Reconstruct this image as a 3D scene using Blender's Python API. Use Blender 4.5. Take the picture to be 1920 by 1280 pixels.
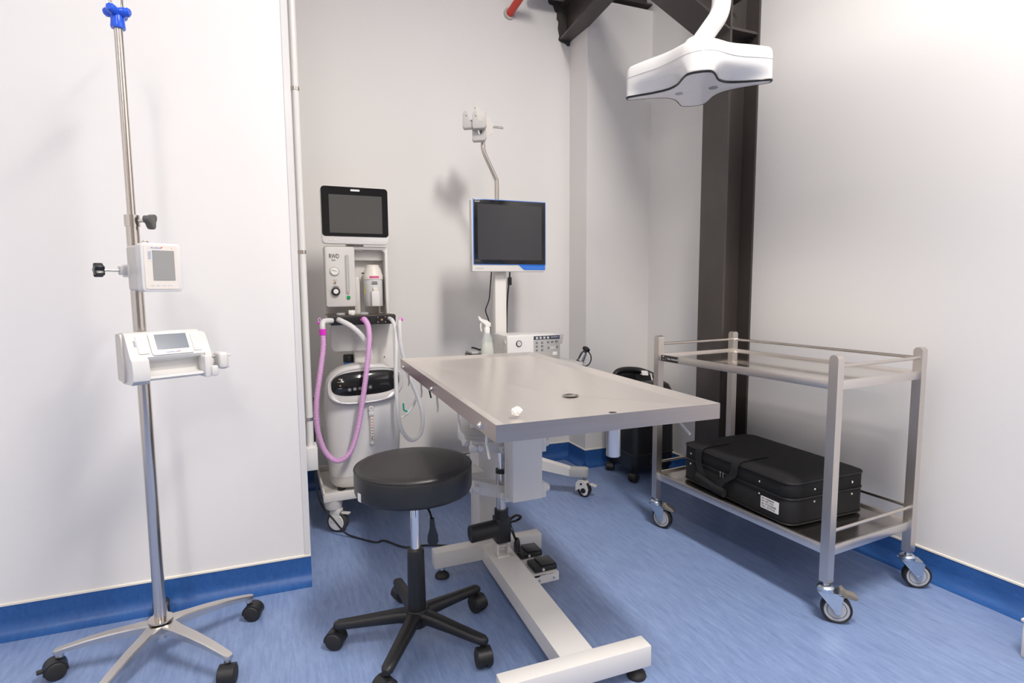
import bpy, bmesh, math, random
from mathutils import Matrix, Vector, Euler
random.seed(7)
for o in list(bpy.data.objects): bpy.data.objects.remove(o)
S = bpy.context.scene
COL = S.collection
PI = math.pi
R = math.radians

# ------------------------------------------------------------------ camera
CAM_H = 1.1237; F_PX = 1043.16; PITCH = 0.09699; ROLL = -0.00715; YAW = 0.40031
cd = bpy.data.cameras.new('camera'); cam = bpy.data.objects.new('camera', cd); COL.objects.link(cam)
cd.sensor_width = 36.0; cd.lens = F_PX/1920*36.0; cd.clip_start = 0.02
fw = Vector((math.sin(YAW)*math.cos(PITCH), math.cos(YAW)*math.cos(PITCH), -math.sin(PITCH)))
rt = Vector((math.cos(YAW), -math.sin(YAW), 0)); up = rt.cross(fw)
r2 = math.cos(ROLL)*rt + math.sin(ROLL)*up; u2 = -math.sin(ROLL)*rt + math.cos(ROLL)*up
cam.matrix_world = Matrix(((r2.x, u2.x, -fw.x, 0), (r2.y, u2.y, -fw.y, 0), (r2.z, u2.z, -fw.z, CAM_H), (0, 0, 0, 1)))
S.camera = cam
# ------------------------------------------------------------------ world, exposure, lamps of the room
w = bpy.data.worlds.new('world'); S.world = w; w.use_nodes = True
w.node_tree.nodes['Background'].inputs[0].default_value = (0.9, 0.95, 1, 1)
w.node_tree.nodes['Background'].inputs[1].default_value = 0.15
S.view_settings.view_transform = 'Standard'; S.view_settings.look = 'None'
S.view_settings.gamma = 1.0; S.view_settings.use_curve_mapping = False
S.view_settings.exposure = 0.25
CEIL = 3.5
LAMPS = [  # x, y, size x, size y, watts, where
    (1.05, 0.15, 0.3, 1.2, 98, 'in front of the near end of the operating table'),
    (-1.8, 0.5, 0.3, 1.2, 12, 'added by the far left wall to brighten the right wall'),  # unseen lamp, added to lift the light on the right wall
    (-0.7, -1.5, 0.3, 1.2, 20, 'behind the camera on the left'),
    (-0.7, -3.4, 0.3, 1.2, 46, 'far behind the camera on the left')]

# ------------------------------------------------------------------ materials
MATS = {}
def nodes(m): return m.node_tree.nodes, m.node_tree.links
def mat(name, col, rough=0.5, metal=0.0, spec=0.5, noise=0.0, nscale=(30, 30, 30), bump=0.0, trans=0.0, alpha=1.0, coat=0.0, emit=None, estr=0.0, rvar=0.0):
    if name in MATS: return MATS[name]
    m = bpy.data.materials.new(name); m.use_nodes = True
    n, l = nodes(m); b = n['Principled BSDF']
    b.inputs['Base Color'].default_value = (*col, 1); b.inputs['Roughness'].default_value = rough
    b.inputs['Metallic'].default_value = metal; b.inputs['Specular IOR Level'].default_value = spec
    b.inputs['Transmission Weight'].default_value = trans; b.inputs['Alpha'].default_value = alpha
    b.inputs['Coat Weight'].default_value = coat
    if emit: b.inputs['Emission Color'].default_value = (*emit, 1); b.inputs['Emission Strength'].default_value = estr
    if noise or bump or rvar:
        tc = n.new('ShaderNodeTexCoord'); mp = n.new('ShaderNodeMapping'); mp.inputs['Scale'].default_value = nscale
        t = n.new('ShaderNodeTexNoise'); t.inputs['Scale'].default_value = 1.0; t.inputs['Detail'].default_value = 4
        l.new(tc.outputs['Object'], mp.inputs[0]); l.new(mp.outputs[0], t.inputs['Vector'])
        if noise:
            mx = n.new('ShaderNodeMixRGB'); mx.inputs[1].default_value = (*[c*(1-noise) for c in col], 1)
            mx.inputs[2].default_value = (*[min(1, c*(1+noise)) for c in col], 1)
            l.new(t.outputs['Fac'], mx.inputs[0]); l.new(mx.outputs[0], b.inputs['Base Color'])
        if rvar:
            mr = n.new('ShaderNodeMapRange'); mr.inputs[3].default_value = max(0.02, rough-rvar); mr.inputs[4].default_value = rough+rvar
            l.new(t.outputs['Fac'], mr.inputs[0]); l.new(mr.outputs[0], b.inputs['Roughness'])
        if bump:
            bp = n.new('ShaderNodeBump'); bp.inputs['Strength'].default_value = bump; bp.inputs['Distance'].default_value = 0.002
            l.new(t.outputs['Fac'], bp.inputs['Height']); l.new(bp.outputs[0], b.inputs['Normal'])
    MATS[name] = m
    return m
WALL = mat('wall_paint', (0.79, 0.772, 0.757), 0.55, noise=0.012, nscale=(1.5, 1.5, 0.4), bump=0.02)
CEILM = mat('ceiling_paint', (0.78, 0.77, 0.76), 0.8)
PLASTER = mat('plaster', (0.55, 0.53, 0.5), 0.9, noise=0.25, nscale=(40, 40, 40), bump=0.6)
CAULK = mat('caulk', (0.78, 0.74, 0.66), 0.5)
STEEL = mat('brushed_steel', (0.74, 0.695, 0.655), 0.33, 1.0, noise=0.04, nscale=(220, 4, 220), rvar=0.06, bump=0.02)
STEELV = mat('brushed_steel_upright', (0.68, 0.635, 0.595), 0.33, 1.0, noise=0.04, nscale=(200, 200, 3), rvar=0.06, bump=0.02)
MIRROR = mat('polished_steel', (0.70, 0.67, 0.64), 0.09, 1.0, noise=0.03, nscale=(2, 40, 2), rvar=0.03)
CHROME = mat('chrome', (0.78, 0.75, 0.72), 0.08, 1.0)
NICKEL = mat('satin_nickel', (0.68, 0.63, 0.58), 0.2, 1.0)
ALU = mat('cast_aluminium', (0.66, 0.63, 0.6), 0.25, 1.0, noise=0.05, nscale=(60, 8, 8), rvar=0.05)
ZINC = mat('zinc_plate', (0.62, 0.68, 0.74), 0.24, 1.0, noise=0.12, nscale=(60, 60, 60))
WPAINT = mat('white_enamel', (0.71, 0.69, 0.665), 0.34)
WPLAST = mat('white_plastic', (0.69, 0.68, 0.665), 0.3)
WGLOSS = mat('white_gloss', (0.70, 0.69, 0.68), 0.16, coat=0.3)
BEIGE = mat('beige_plastic', (0.62, 0.585, 0.545), 0.4)
CREAM = mat('cream_panel', (0.74, 0.69, 0.63), 0.4)
GREYP = mat('grey_plastic', (0.42, 0.42, 0.42), 0.45)
LGREY = mat('light_grey_plastic', (0.60, 0.58, 0.565), 0.4)
SILVER = mat('silver_bezel', (0.72, 0.71, 0.70), 0.30, 0.45)
BLACK = mat('black_plastic', (0.013, 0.013, 0.014), 0.42, bump=0.05, nscale=(400, 400, 400))
BLACKS = mat('black_satin', (0.012, 0.012, 0.013), 0.3)
RUBBER = mat('black_rubber', (0.018, 0.017, 0.017), 0.6)
VINYL = mat('black_vinyl', (0.018, 0.017, 0.017), 0.42, bump=0.08, nscale=(300, 300, 300), rvar=0.05)
FABRIC = mat('black_fabric', (0.010, 0.010, 0.011), 0.75, bump=0.5, nscale=(700, 700, 700), spec=0.3)
SEAM = mat('black_piping', (0.006, 0.006, 0.006), 0.5)
GLASSB = mat('black_glass', (0.012, 0.012, 0.013), 0.1)
SCR_GREY = mat('grey_screen', (0.09, 0.09, 0.088), 0.16)
SCR_DARK = mat('dark_screen', (0.028, 0.028, 0.033), 0.2)
SCR_LCD = mat('lcd_screen', (0.30, 0.30, 0.29), 0.25)
SCR_BLUE = mat('blue_grey_screen', (0.16, 0.185, 0.22), 0.2)
IRON = mat('painted_black_steel', (0.060, 0.050, 0.046), 0.30, noise=0.3, nscale=(6, 6, 3), bump=0.15)
BLUEP = mat('blue_plastic', (0.012, 0.10, 0.72), 0.25, coat=0.3)
BLUET = mat('blue_trim', (0.02, 0.16, 0.62), 0.3)
NAVY = mat('navy_print', (0.03, 0.04, 0.07), 0.4)
PGREY = mat('panel_grey', (0.42, 0.41, 0.40), 0.4)
PINK = mat('pink_hose', (0.80, 0.46, 0.78), 0.3, alpha=0.85)
MAGENTA = mat('magenta_cuff', (0.78, 0.03, 0.62), 0.3)
CLEAR = mat('clear_hose', (0.88, 0.88, 0.88), 0.25, alpha=0.75)
CLEARP = mat('clear_plastic', (0.85, 0.86, 0.86), 0.08, alpha=0.35)
LIQUID = mat('spray_liquid', (0.82, 0.84, 0.70), 0.12, alpha=0.5)
GREEN = mat('green_plastic', (0.01, 0.32, 0.09), 0.3)
TEAL = mat('teal_plastic', (0.0, 0.35, 0.26), 0.35)
ORANGE = mat('orange_plastic', (0.75, 0.1, 0.05), 0.4)
REDP = mat('red_pipe_paint', (0.62, 0.05, 0.03), 0.4)
PINKL = mat('pink_label', (0.62, 0.12, 0.28), 0.5)
YELLOW = mat('yellow_label', (0.78, 0.68, 0.22), 0.5)
PAPER = mat('paper_label', (0.78, 0.76, 0.73), 0.6)
INK = mat('ink', (0.03, 0.03, 0.035), 0.6)
INKB = mat('blue_ink', (0.08, 0.13, 0.35), 0.6)
INKW = mat('white_ink', (0.75, 0.75, 0.75), 0.5)
TISSUE = mat('tissue', (0.66, 0.65, 0.63), 0.9)
OLIVE = mat('grey_brown_plastic', (0.20, 0.18, 0.155), 0.5)
HOLE = mat('hole_dark', (0.02, 0.02, 0.02), 0.8)
DIFF = mat('lamp_diffuser', (0.9, 0.9, 0.9), 0.5, emit=(1, 0.985, 0.96), estr=5.0)
BRASS = mat('brass', (0.75, 0.55, 0.32), 0.25, 1.0)
LENS = mat('lamp_lens', (0.70, 0.685, 0.69), 0.09)
LENSD = mat('lamp_lens_dark', (0.33, 0.33, 0.35), 0.07)

def vinyl_floor(name='blue_vinyl', tone=(1, 1, 1)):
    m = bpy.data.materials.new(name); m.use_nodes = True; n, l = nodes(m); b = n['Principled BSDF']
    tc = n.new('ShaderNodeTexCoord')
    def noise(scale, det, rough=0.6, dist=0.0):
        mp = n.new('ShaderNodeMapping'); mp.inputs['Scale'].default_value = scale
        mp.inputs['Rotation'].default_value = (0, 0, R(4))
        t = n.new('ShaderNodeTexNoise'); t.inputs['Scale'].default_value = 1; t.inputs['Detail'].default_value = det
        t.inputs['Roughness'].default_value = rough; t.inputs['Distortion'].default_value = dist
        l.new(tc.outputs['Object'], mp.inputs[0]); l.new(mp.outputs[0], t.inputs['Vector']); return t
    a = noise((70, 9, 40), 6, 0.72, 0.3); c = noise((330, 30, 80), 4, 0.65); d = noise((1.4, 0.7, 1), 3)
    r1 = n.new('ShaderNodeValToRGB'); e = r1.color_ramp.elements
    e[0].position = 0.30; e[0].color = (0.150, 0.215, 0.40, 1); e[1].position = 0.72; e[1].color = (0.240, 0.325, 0.53, 1)
    k = r1.color_ramp.elements.new(0.5); k.color = (0.195, 0.270, 0.465, 1)
    l.new(a.outputs['Fac'], r1.inputs[0])
    r2_ = n.new('ShaderNodeValToRGB'); e = r2_.color_ramp.elements
    e[0].position = 0.62; e[0].color = (0, 0, 0, 1); e[1].position = 0.74; e[1].color = (1, 1, 1, 1)
    l.new(c.outputs['Fac'], r2_.inputs[0])
    mx = n.new('ShaderNodeMixRGB'); mx.inputs[2].default_value = (0.36, 0.45, 0.66, 1)
    ml = n.new('ShaderNodeMath'); ml.operation = 'MULTIPLY'; ml.inputs[1].default_value = 0.75
    l.new(r2_.outputs[0], ml.inputs[0]); l.new(ml.outputs[0], mx.inputs[0]); l.new(r1.outputs[0], mx.inputs[1])
    r3 = n.new('ShaderNodeValToRGB'); e = r3.color_ramp.elements
    e[0].position = 0.25; e[0].color = (1, 1, 1, 1); e[1].position = 0.36; e[1].color = (0, 0, 0, 1)
    l.new(c.outputs['Fac'], r3.inputs[0])
    mx2 = n.new('ShaderNodeMixRGB'); mx2.inputs[2].default_value = (0.06, 0.12, 0.32, 1)
    l.new(r3.outputs[0], mx2.inputs[0]); l.new(mx.outputs[0], mx2.inputs[1])
    mr = n.new('ShaderNodeMapRange'); mr.inputs[3].default_value = 0.86; mr.inputs[4].default_value = 1.14
    l.new(d.outputs['Fac'], mr.inputs[0])
    mul = n.new('ShaderNodeMixRGB'); mul.blend_type = 'MULTIPLY'; mul.inputs[0].default_value = 1
    l.new(mx2.outputs[0], mul.inputs[1]); l.new(mr.outputs[0], mul.inputs[2])
    tint = n.new('ShaderNodeMixRGB'); tint.blend_type = 'MULTIPLY'; tint.inputs[0].default_value = 1; tint.inputs[2].default_value = (*tone, 1)
    l.new(mul.outputs[0], tint.inputs[1]); l.new(tint.outputs[0], b.inputs['Base Color'])
    b.inputs['Roughness'].default_value = 0.36; b.inputs['Specular IOR Level'].default_value = 0.45
    bp = n.new('ShaderNodeBump'); bp.inputs['Strength'].default_value = 0.05; bp.inputs['Distance'].default_value = 0.001
    l.new(a.outputs['Fac'], bp.inputs['Height']); l.new(bp.outputs[0], b.inputs['Normal'])
    return m
FLOOR = vinyl_floor()
SKIRT = vinyl_floor('skirting_vinyl', (0.13, 0.37, 0.68))
RIMSHADE = mat('shaded_rim_steel', (0.50, 0.445, 0.405), 0.30, 1.0, noise=0.08, nscale=(4, 4, 260), rvar=0.06, bump=0.03)  # table steel copied darker: dim reflections on the rim put into its colour
TAUPE = mat('taupe_wall', (0.30, 0.26, 0.235), 0.6)
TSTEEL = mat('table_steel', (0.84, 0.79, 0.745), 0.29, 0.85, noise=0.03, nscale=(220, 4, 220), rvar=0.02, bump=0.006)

# ------------------------------------------------------------------ mesh helpers
I4 = Matrix.Identity(4)
def TR(x, y, z): return Matrix.Translation((x, y, z))
def RZ(a): return Matrix.Rotation(a, 4, 'Z')
def RX(a): return Matrix.Rotation(a, 4, 'X')
def RY(a): return Matrix.Rotation(a, 4, 'Y')
def frame(o, x, y):
    x = Vector(x).normalized(); z = x.cross(Vector(y)).normalized(); y = z.cross(x)
    return Matrix(((x.x, y.x, z.x, o[0]), (x.y, y.y, z.y, o[1]), (x.z, y.z, z.z, o[2]), (0, 0, 0, 1)))
def front(x, y, z): return frame((x, y, z), (1, 0, 0), (0, 0, 1))     # local xy -> world xz, normal to -Y
def spline(pts, n=8, closed=False):
    P = [Vector(p) for p in pts]; out = []; N = len(P)
    for i in range(N if closed else N-1):
        if closed: a, b, c, d = P[(i-1) % N], P[i], P[(i+1) % N], P[(i+2) % N]
        else: a, b, c, d = P[max(i-1, 0)], P[i], P[i+1], P[min(i+2, N-1)]
        for k in range(n):
            t = k/n
            out.append(0.5*((2*b)+(c-a)*t+(2*a-5*b+4*c-d)*t*t+(3*b-a-3*c+d)*t**3))
    if not closed: out.append(P[-1])
    return out
def rrect(w, h, r, n=5, cx=0, cy=0):
    out = []
    for (sx, sy, a0) in ((1, 1, 0), (-1, 1, 90), (-1, -1, 180), (1, -1, 270)):
        for k in range(n+1):
            a = R(a0+90*k/n); out.append((cx+sx*(w/2-r)+r*math.cos(a), cy+sy*(h/2-r)+r*math.sin(a)))
    return out
def circ(r, n=24, cx=0, cy=0): return [(cx+r*math.cos(2*PI*k/n), cy+r*math.sin(2*PI*k/n)) for k in range(n)]
class MB:
    def __init__(s, M=None): s.bm = bmesh.new(); s.M = M or I4
    def v(s, p): return s.bm.verts.new(s.M @ Vector(p))
    def f(s, vs):
        try: return s.bm.faces.new(vs)
        except ValueError: return None
    def box(s, c, size, M=I4, bev=0.0, seg=2):
        g = bmesh.ops.create_cube(s.bm, size=1.0, matrix=s.M @ M @ TR(*c) @ Matrix.Diagonal((*size, 1)))
        if bev:
            es = list({e for vv in g['verts'] for e in vv.link_edges})
            bmesh.ops.bevel(s.bm, geom=es, offset=bev, segments=seg, profile=0.5, affect='EDGES')
        return s
    def b2(s, lo, hi, bev=0.0, seg=2, M=I4):
        return s.box([(a+b)/2 for a, b in zip(lo, hi)], [b-a for a, b in zip(lo, hi)], M, bev, seg)
    def loft(s, rings, caps=(True, True), closed=True, loop=False):
        V = [[s.v(p) for p in r] for r in rings]; n = len(V[0])
        for i in range(len(V) if loop else len(V)-1):
            A, B = V[i], V[(i+1) % len(V)]
            for k in range(n if closed else n-1):
                s.f((A[k], A[(k+1) % n], B[(k+1) % n], B[k]))
        if not loop:
            if caps[0]: s.f(V[0][::-1])
            if caps[1]: s.f(V[-1])
        return s
    def prism(s, out, z0, z1, M=I4, bev=0.0):
        if bev:
            c = Vector((sum(p[0] for p in out)/len(out), sum(p[1] for p in out)/len(out)))
            W = max(abs(p[0]-c.x) for p in out); H = max(abs(p[1]-c.y) for p in out)
            def sc(d): return [(c.x+(p[0]-c.x)*(1-d/W), c.y+(p[1]-c.y)*(1-d/H)) for p in out]
            sg = 1 if z1 > z0 else -1
            R_ = [(bev, z0), (bev*0.3, z0+sg*bev*0.3), (0, z0+sg*bev), (0, z1-sg*bev), (bev*0.3, z1-sg*bev*0.3), (bev, z1)]
            return s.loft([[M @ Vector((*p, z)) for p in sc(d)] for d, z in R_])
        return s.loft([[M @ Vector((*p, z)) for p in out] for z in (z0, z1)])
    def cyl(s, p0, p1, r0, r1=None, n=20, caps=True):
        r1 = r0 if r1 is None else r1; p0, p1 = Vector(p0), Vector(p1); d = (p1-p0).normalized()
        a = d.orthogonal().normalized(); b = d.cross(a)
        return s.loft([[p+r*(a*math.cos(2*PI*k/n)+b*math.sin(2*PI*k/n)) for k in range(n)] for p, r in ((p0, r0), (p1, r1))], (caps, caps))
    def tube(s, pts, r, n=10, loop=False, flat=None):
        P = [Vector(p) for p in pts]; N = len(P); rings = []
        t0 = (P[1]-P[0]).normalized(); a = t0.orthogonal().normalized(); 
        for i in range(N):
            if loop: t = (P[(i+1) % N]-P[i-1]).normalized()
            else: t = (P[min(i+1, N-1)]-P[max(i-1, 0)]).normalized()
            a = (a-a.dot(t)*t).normalized(); b = t.cross(a); rr = r[i] if isinstance(r, (list, tuple)) else r
            f2 = flat or 1
            rings.append([P[i]+rr*(a*math.cos(2*PI*k/n)*f2+b*math.sin(2*PI*k/n)) for k in range(n)])
        return s.loft(rings, loop=loop)
    def lathe(s, prof, M=I4, n=28):
        rings = []
        for r, z in prof: rings.append([M @ Vector((max(r, 1e-5)*math.cos(2*PI*k/n), max(r, 1e-5)*math.sin(2*PI*k/n), z)) for k in range(n)])
        return s.loft(rings)
    def ball(s, c, r, M=I4, n=16):
        bmesh.ops.create_uvsphere(s.bm, u_segments=n, v_segments=n//2, radius=1, matrix=s.M @ M @ TR(*c) @ Matrix.Diagonal((*(r if isinstance(r, tuple) else (r, r, r)), 1)))
        return s
    def build(s, name, m, parent=None, ang=40, flatshade=False):
        bm = s.bm
        bmesh.ops.remove_doubles(bm, verts=bm.verts, dist=2e-6)
        bmesh.ops.dissolve_degenerate(bm, edges=bm.edges, dist=1e-6)
        bmesh.ops.recalc_face_normals(bm, faces=bm.faces)
        me = bpy.data.meshes.new(name); bm.to_mesh(me); bm.free()
        return link(name, me, m, parent, ang, flatshade)
def chain(o):
    M = I4.copy()
    while o is not None: M = o.matrix_basis @ M; o = o.parent
    return M
def link(name, me, m, parent=None, ang=40, flatshade=False):
    if parent is not None: me.transform(chain(parent).inverted())
    if not flatshade:
        me.shade_smooth(); me.set_sharp_from_angle(angle=R(ang))
    me.materials.append(m)
    o = bpy.data.objects.new(name, me); COL.objects.link(o)
    if parent is not None: o.parent = parent
    return o
def thing(name, label, cat, loc=(0, 0, 0), rz=0.0, group=None):
    o = bpy.data.objects.new(name, None); COL.objects.link(o); o.empty_display_size = 0.05
    o.location = loc; o.rotation_euler = (0, 0, rz); o['label'] = label; o['category'] = cat
    if group: o['group'] = group
    return o
def tag(o, label, cat, group=None):
    o['label'] = label; o['category'] = cat
    if group: o['group'] = group
    return o
def struct(o): o['kind'] = 'structure'; return o
def lab(o, t): o['label'] = t; return o
def text(s_, size, M, name, m, parent, align='LEFT', ext=0.0003, bold=0.0):
    c = bpy.data.curves.new('t', 'FONT'); c.body = s_; c.size = size; c.align_x = align; c.extrude = ext; c.offset = bold
    c.resolution_u = 2
    o = bpy.data.objects.new('t', c); COL.objects.link(o)
    bpy.context.view_layer.update()
    me = bpy.data.meshes.new_from_object(o.evaluated_get(bpy.context.evaluated_depsgraph_get()))
    bpy.data.objects.remove(o); bpy.data.curves.remove(c)
    me.transform(M); me.materials.clear()
    return link(name, me, m, parent, flatshade=True)

# ------------------------------------------------------------------ room
def RWX(y): return 2.279-0.0455*(y-1.325)          # right wall plane
def LWY(x): return 2.2035-0.0435*x                 # partition plane
def BWY(x): return 3.266-0.052*(x-0.167)           # back wall plane
struct(MB().b2((-2.9, -4.6, -0.1), (2.9, 3.5, 0)).build('floor', FLOOR))
struct(MB().b2((-2.9, -4.6, CEIL), (2.9, 3.5, CEIL+0.1)).build('ceiling', CEILM))
struct(MB().prism([(-2.6, LWY(-2.6)), (0.078, LWY(0.078)), (0.078, 3.42), (-2.6, 3.42)], 0, CEIL).build('wall_left', WALL))
struct(MB().prism([(0.078, BWY(0.078)), (2.4, BWY(2.4)), (2.4, 3.45), (0.078, 3.45)], 0, CEIL).build('wall_back', WALL))
struct(MB().prism([(RWX(-4.5), -4.5), (2.8, -4.5), (2.8, 3.4), (RWX(3.4), 3.4)], 0, CEIL).build('wall_right', WALL))
struct(MB().prism([(1.752, 2.97), (RWX(2.97)+0.01, 2.958), (RWX(3.3)+0.01, 3.3), (1.752, 3.3)], 0, 2.80).build('wall_pilaster', WALL))
struct(MB().b2((-2.7, -4.6, 0), (2.8, -4.5, CEIL)).build('wall_front', TAUPE))
struct(MB().b2((-2.7, -4.5, 0), (-2.6, 3.4, CEIL)).build('wall_west', WALL))
# panel joints on the right wall (thin pressed seams), very faint in the photograph
def cove(name, a, b, n, ext0=0.0, ext1=0.0):
    # coved vinyl skirting from a to b; n = unit normal into the room
    a, b = Vector((*a, 0)), Vector((*b, 0)); d = (b-a).normalized(); a = a-d*ext0; b = b+d*ext1; n = Vector((*n, 0)).normalized()
    prof = [(0.0, 0.1), (0.004, 0.1), (0.004, 0.05)]
    for k in range(1, 8):
        t = R(90*k/7); prof.append((0.004+0.042*(1-math.cos(t)), 0.05-0.048*math.sin(t)))
    prof += [(0.052, 0.0015), (0.052, 0.0), (0, 0)]
    m_ = MB(); m_.loft([[p+n*x+Vector((0, 0, z)) for x, z in prof] for p in (a, b)])
    o = struct(m_.build(name, SKIRT, ang=50))
    c = MB(); c.loft([[p+n*x+Vector((0, 0, z)) for x, z in ((0, 0.1), (0.006, 0.1), (0.0055, 0.106), (0, 0.108))] for p in (a, b)])
    c.build('caulk_bead', CAULK, o)
    return o
cove('baseboard_left', (-2.6, LWY(-2.6)), (0.078, LWY(0.078)), (-0.0435, -1), 0, 0.004)
cove('baseboard_back', (0.078, BWY(0.078)), (1.752, BWY(1.752)), (-0.052, -1))
cove('baseboard_pilaster_side', (1.752, 2.97), (1.752, 3.185), (-1, 0), 0.004, 0)
cove('baseboard_pilaster', (1.748, 2.97), (2.205, 2.958), (-0.02, -1), 0.0, 0)
cove('baseboard_right', (RWX(-4.5), -4.5), (RWX(2.96), 2.96), (-1, -0.0455))
# corner bead of the partition end
struct(MB().prism([(0.060, LWY(0.06)), (0.060, LWY(0.06)-0.003), (0.082, LWY(0.082)-0.003), (0.082, 2.24), (0.078, 2.24), (0.078, LWY(0.078))], 0.108, CEIL).build('trim_1', WGLOSS))
# conduit on the return of the partition
cn = thing('electrical_conduit', 'white vertical conduit pipe with metal clips beside the partition edge', 'conduit', (0.098, 2.262, 0))
MB().cyl((0.100, 2.262, 0.51), (0.100, 2.262, CEIL), 0.0135, n=16).build('pipe', WPLAST, cn)
for z in (1.854, 1.262, 0.622):
    m_ = MB(); m_.cyl((0.100, 2.262, z-0.006), (0.100, 2.262, z+0.006), 0.0155, n=16); m_.b2((0.0785, 2.256, z-0.006), (0.09, 2.285, z+0.006))
    m_.build('clip', NICKEL, cn)
bx_ = MB().b2((0.0785, 2.225, 0.425), (0.124, 2.315, 0.515), 0.004).build('outlet_box', WPLAST, cn)
# steel column (H section, flanges parallel to the right wall)
sc_ = thing('steel_column', 'black painted steel column with open flanges against the right wall', 'column', (2.15, 2.236, 0))
MB().b2((2.05, 2.150, 0.0), (2.063, 2.323, CEIL)).build('flange', IRON, sc_)
MB().b2((2.229, 2.150, 0.0), (2.241, 2.323, CEIL)).build('flange', IRON, sc_)
MB().b2((2.063, 2.232, 0.0), (2.229, 2.241, CEIL)).build('web', IRON, sc_)
MB().b2((2.063, 2.156, 2.345), (2.229, 2.232, 2.357)).build('stiffener_plate', IRON, sc_)
def ibeam(name, p0, p1, wdt, hgt, label, upv=(0, 0, 1), cat='beam'):
    p0, p1 = Vector(p0), Vector(p1); d = (p1-p0); L = d.length; M = frame(p0, d, upv)       # local x along, y up
    z_ = 0
    t = thing(name, label, cat, tuple(p0))
    MB(M).b2((0, 0, -wdt/2), (L, 0.009, wdt/2)).build('lower_flange', IRON, t)
    MB(M).b2((0, hgt-0.009, -wdt/2), (L, hgt, wdt/2)).build('upper_flange', IRON, t)
    MB(M).b2((0, 0.009, -0.004), (L, hgt-0.009, 0.004)).build('web', IRON, t)
    return t
h = R(5.9)
p0 = Vector((1.73, 3.20, 2.634))
ibeam('steel_beam', p0, p0-Vector((math.sin(h), math.cos(h), 0))*2.6, 0.098, 0.2, 'black ceiling beam emerging from broken plaster near the red pipe')
ibeam('steel_brace', (2.052, 2.236, 2.335), (1.665, 2.236, 2.508), 0.172, 0.17, 'black diagonal brace running up from the steel column', upv=(0, 0, 1))
ibeam('steel_tie_beam', (1.45, 3.06, 2.835), (2.22, 3.02, 2.835), 0.11, 0.2, 'dark horizontal beam along the top of the back wall')
rnd = random.Random(4)
jag = [(1.60, 2.86), (1.61, 2.835), (1.635, 2.83), (1.648, 2.80), (1.662, 2.79), (1.660, 2.755), (1.672, 2.74), (1.668, 2.70), (1.678, 2.66), (1.672, 2.635), (1.69, 2.625), (1.72, 2.618), (1.735, 2.606), (1.748, 2.61), (1.751, 2.66), (1.751, 2.86)]
m_ = MB(); m_.loft([[(x, BWY(x)-0.001-d, z) for x, z in jag] for d in (0.0, 0.006)])
tag(m_.build('plaster_break', mat('dark_mortar', (0.06, 0.055, 0.05), 0.9, noise=0.5, nscale=(60, 60, 60), bump=0.6)), 'ragged dark break in the wall around the end of the ceiling beam', 'wall damage')
rp = thing('sprinkler_pipe', 'red painted pipe stub poking out of the back wall', 'pipe', (1.36, 3.2, 2.75))
MB().cyl((1.352, 3.205, 2.738), (1.405, 2.70, 2.87), 0.022, n=18).build('pipe', REDP, rp)
MB().cyl((1.350, 3.215, 2.737), (1.352, 3.196, 2.740), 0.034, n=18).build('wall_collar', PLASTER, rp)

# ceiling panel lamps
for i, (x, y, sx, sy, wt, where) in enumerate(LAMPS):
    t = thing('ceiling_light', 'square white ceiling panel lamp '+where, 'ceiling light', (x, y, CEIL-0.02), 0, 'ceiling panel lamps')
    m_ = MB()
    for (lo, hi) in (((x-sx/2-0.02, y-sy/2-0.02), (x+sx/2+0.02, y-sy/2)), ((x-sx/2-0.02, y+sy/2), (x+sx/2+0.02, y+sy/2+0.02)),
                     ((x-sx/2-0.02, y-sy/2), (x-sx/2, y+sy/2)), ((x+sx/2, y-sy/2), (x+sx/2+0.02, y+sy/2))):
        m_.b2((*lo, CEIL-0.03), (*hi, CEIL))
    m_.build('frame', WPAINT, t)
    MB().b2((x-sx/2, y-sy/2, CEIL-0.018), (x+sx/2, y+sy/2, CEIL-0.008)).build('diffuser', DIFF, t)
    ld = bpy.data.lights.new('panel_light', 'AREA'); ld.shape = 'RECTANGLE'; ld.size = sx; ld.size_y = sy; ld.energy = wt; ld.color = (1.0, 0.935, 0.87)
    lo = bpy.data.objects.new('panel_light', ld); COL.objects.link(lo); lo.parent = t; lo.location = (0, 0, -0.004)

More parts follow.
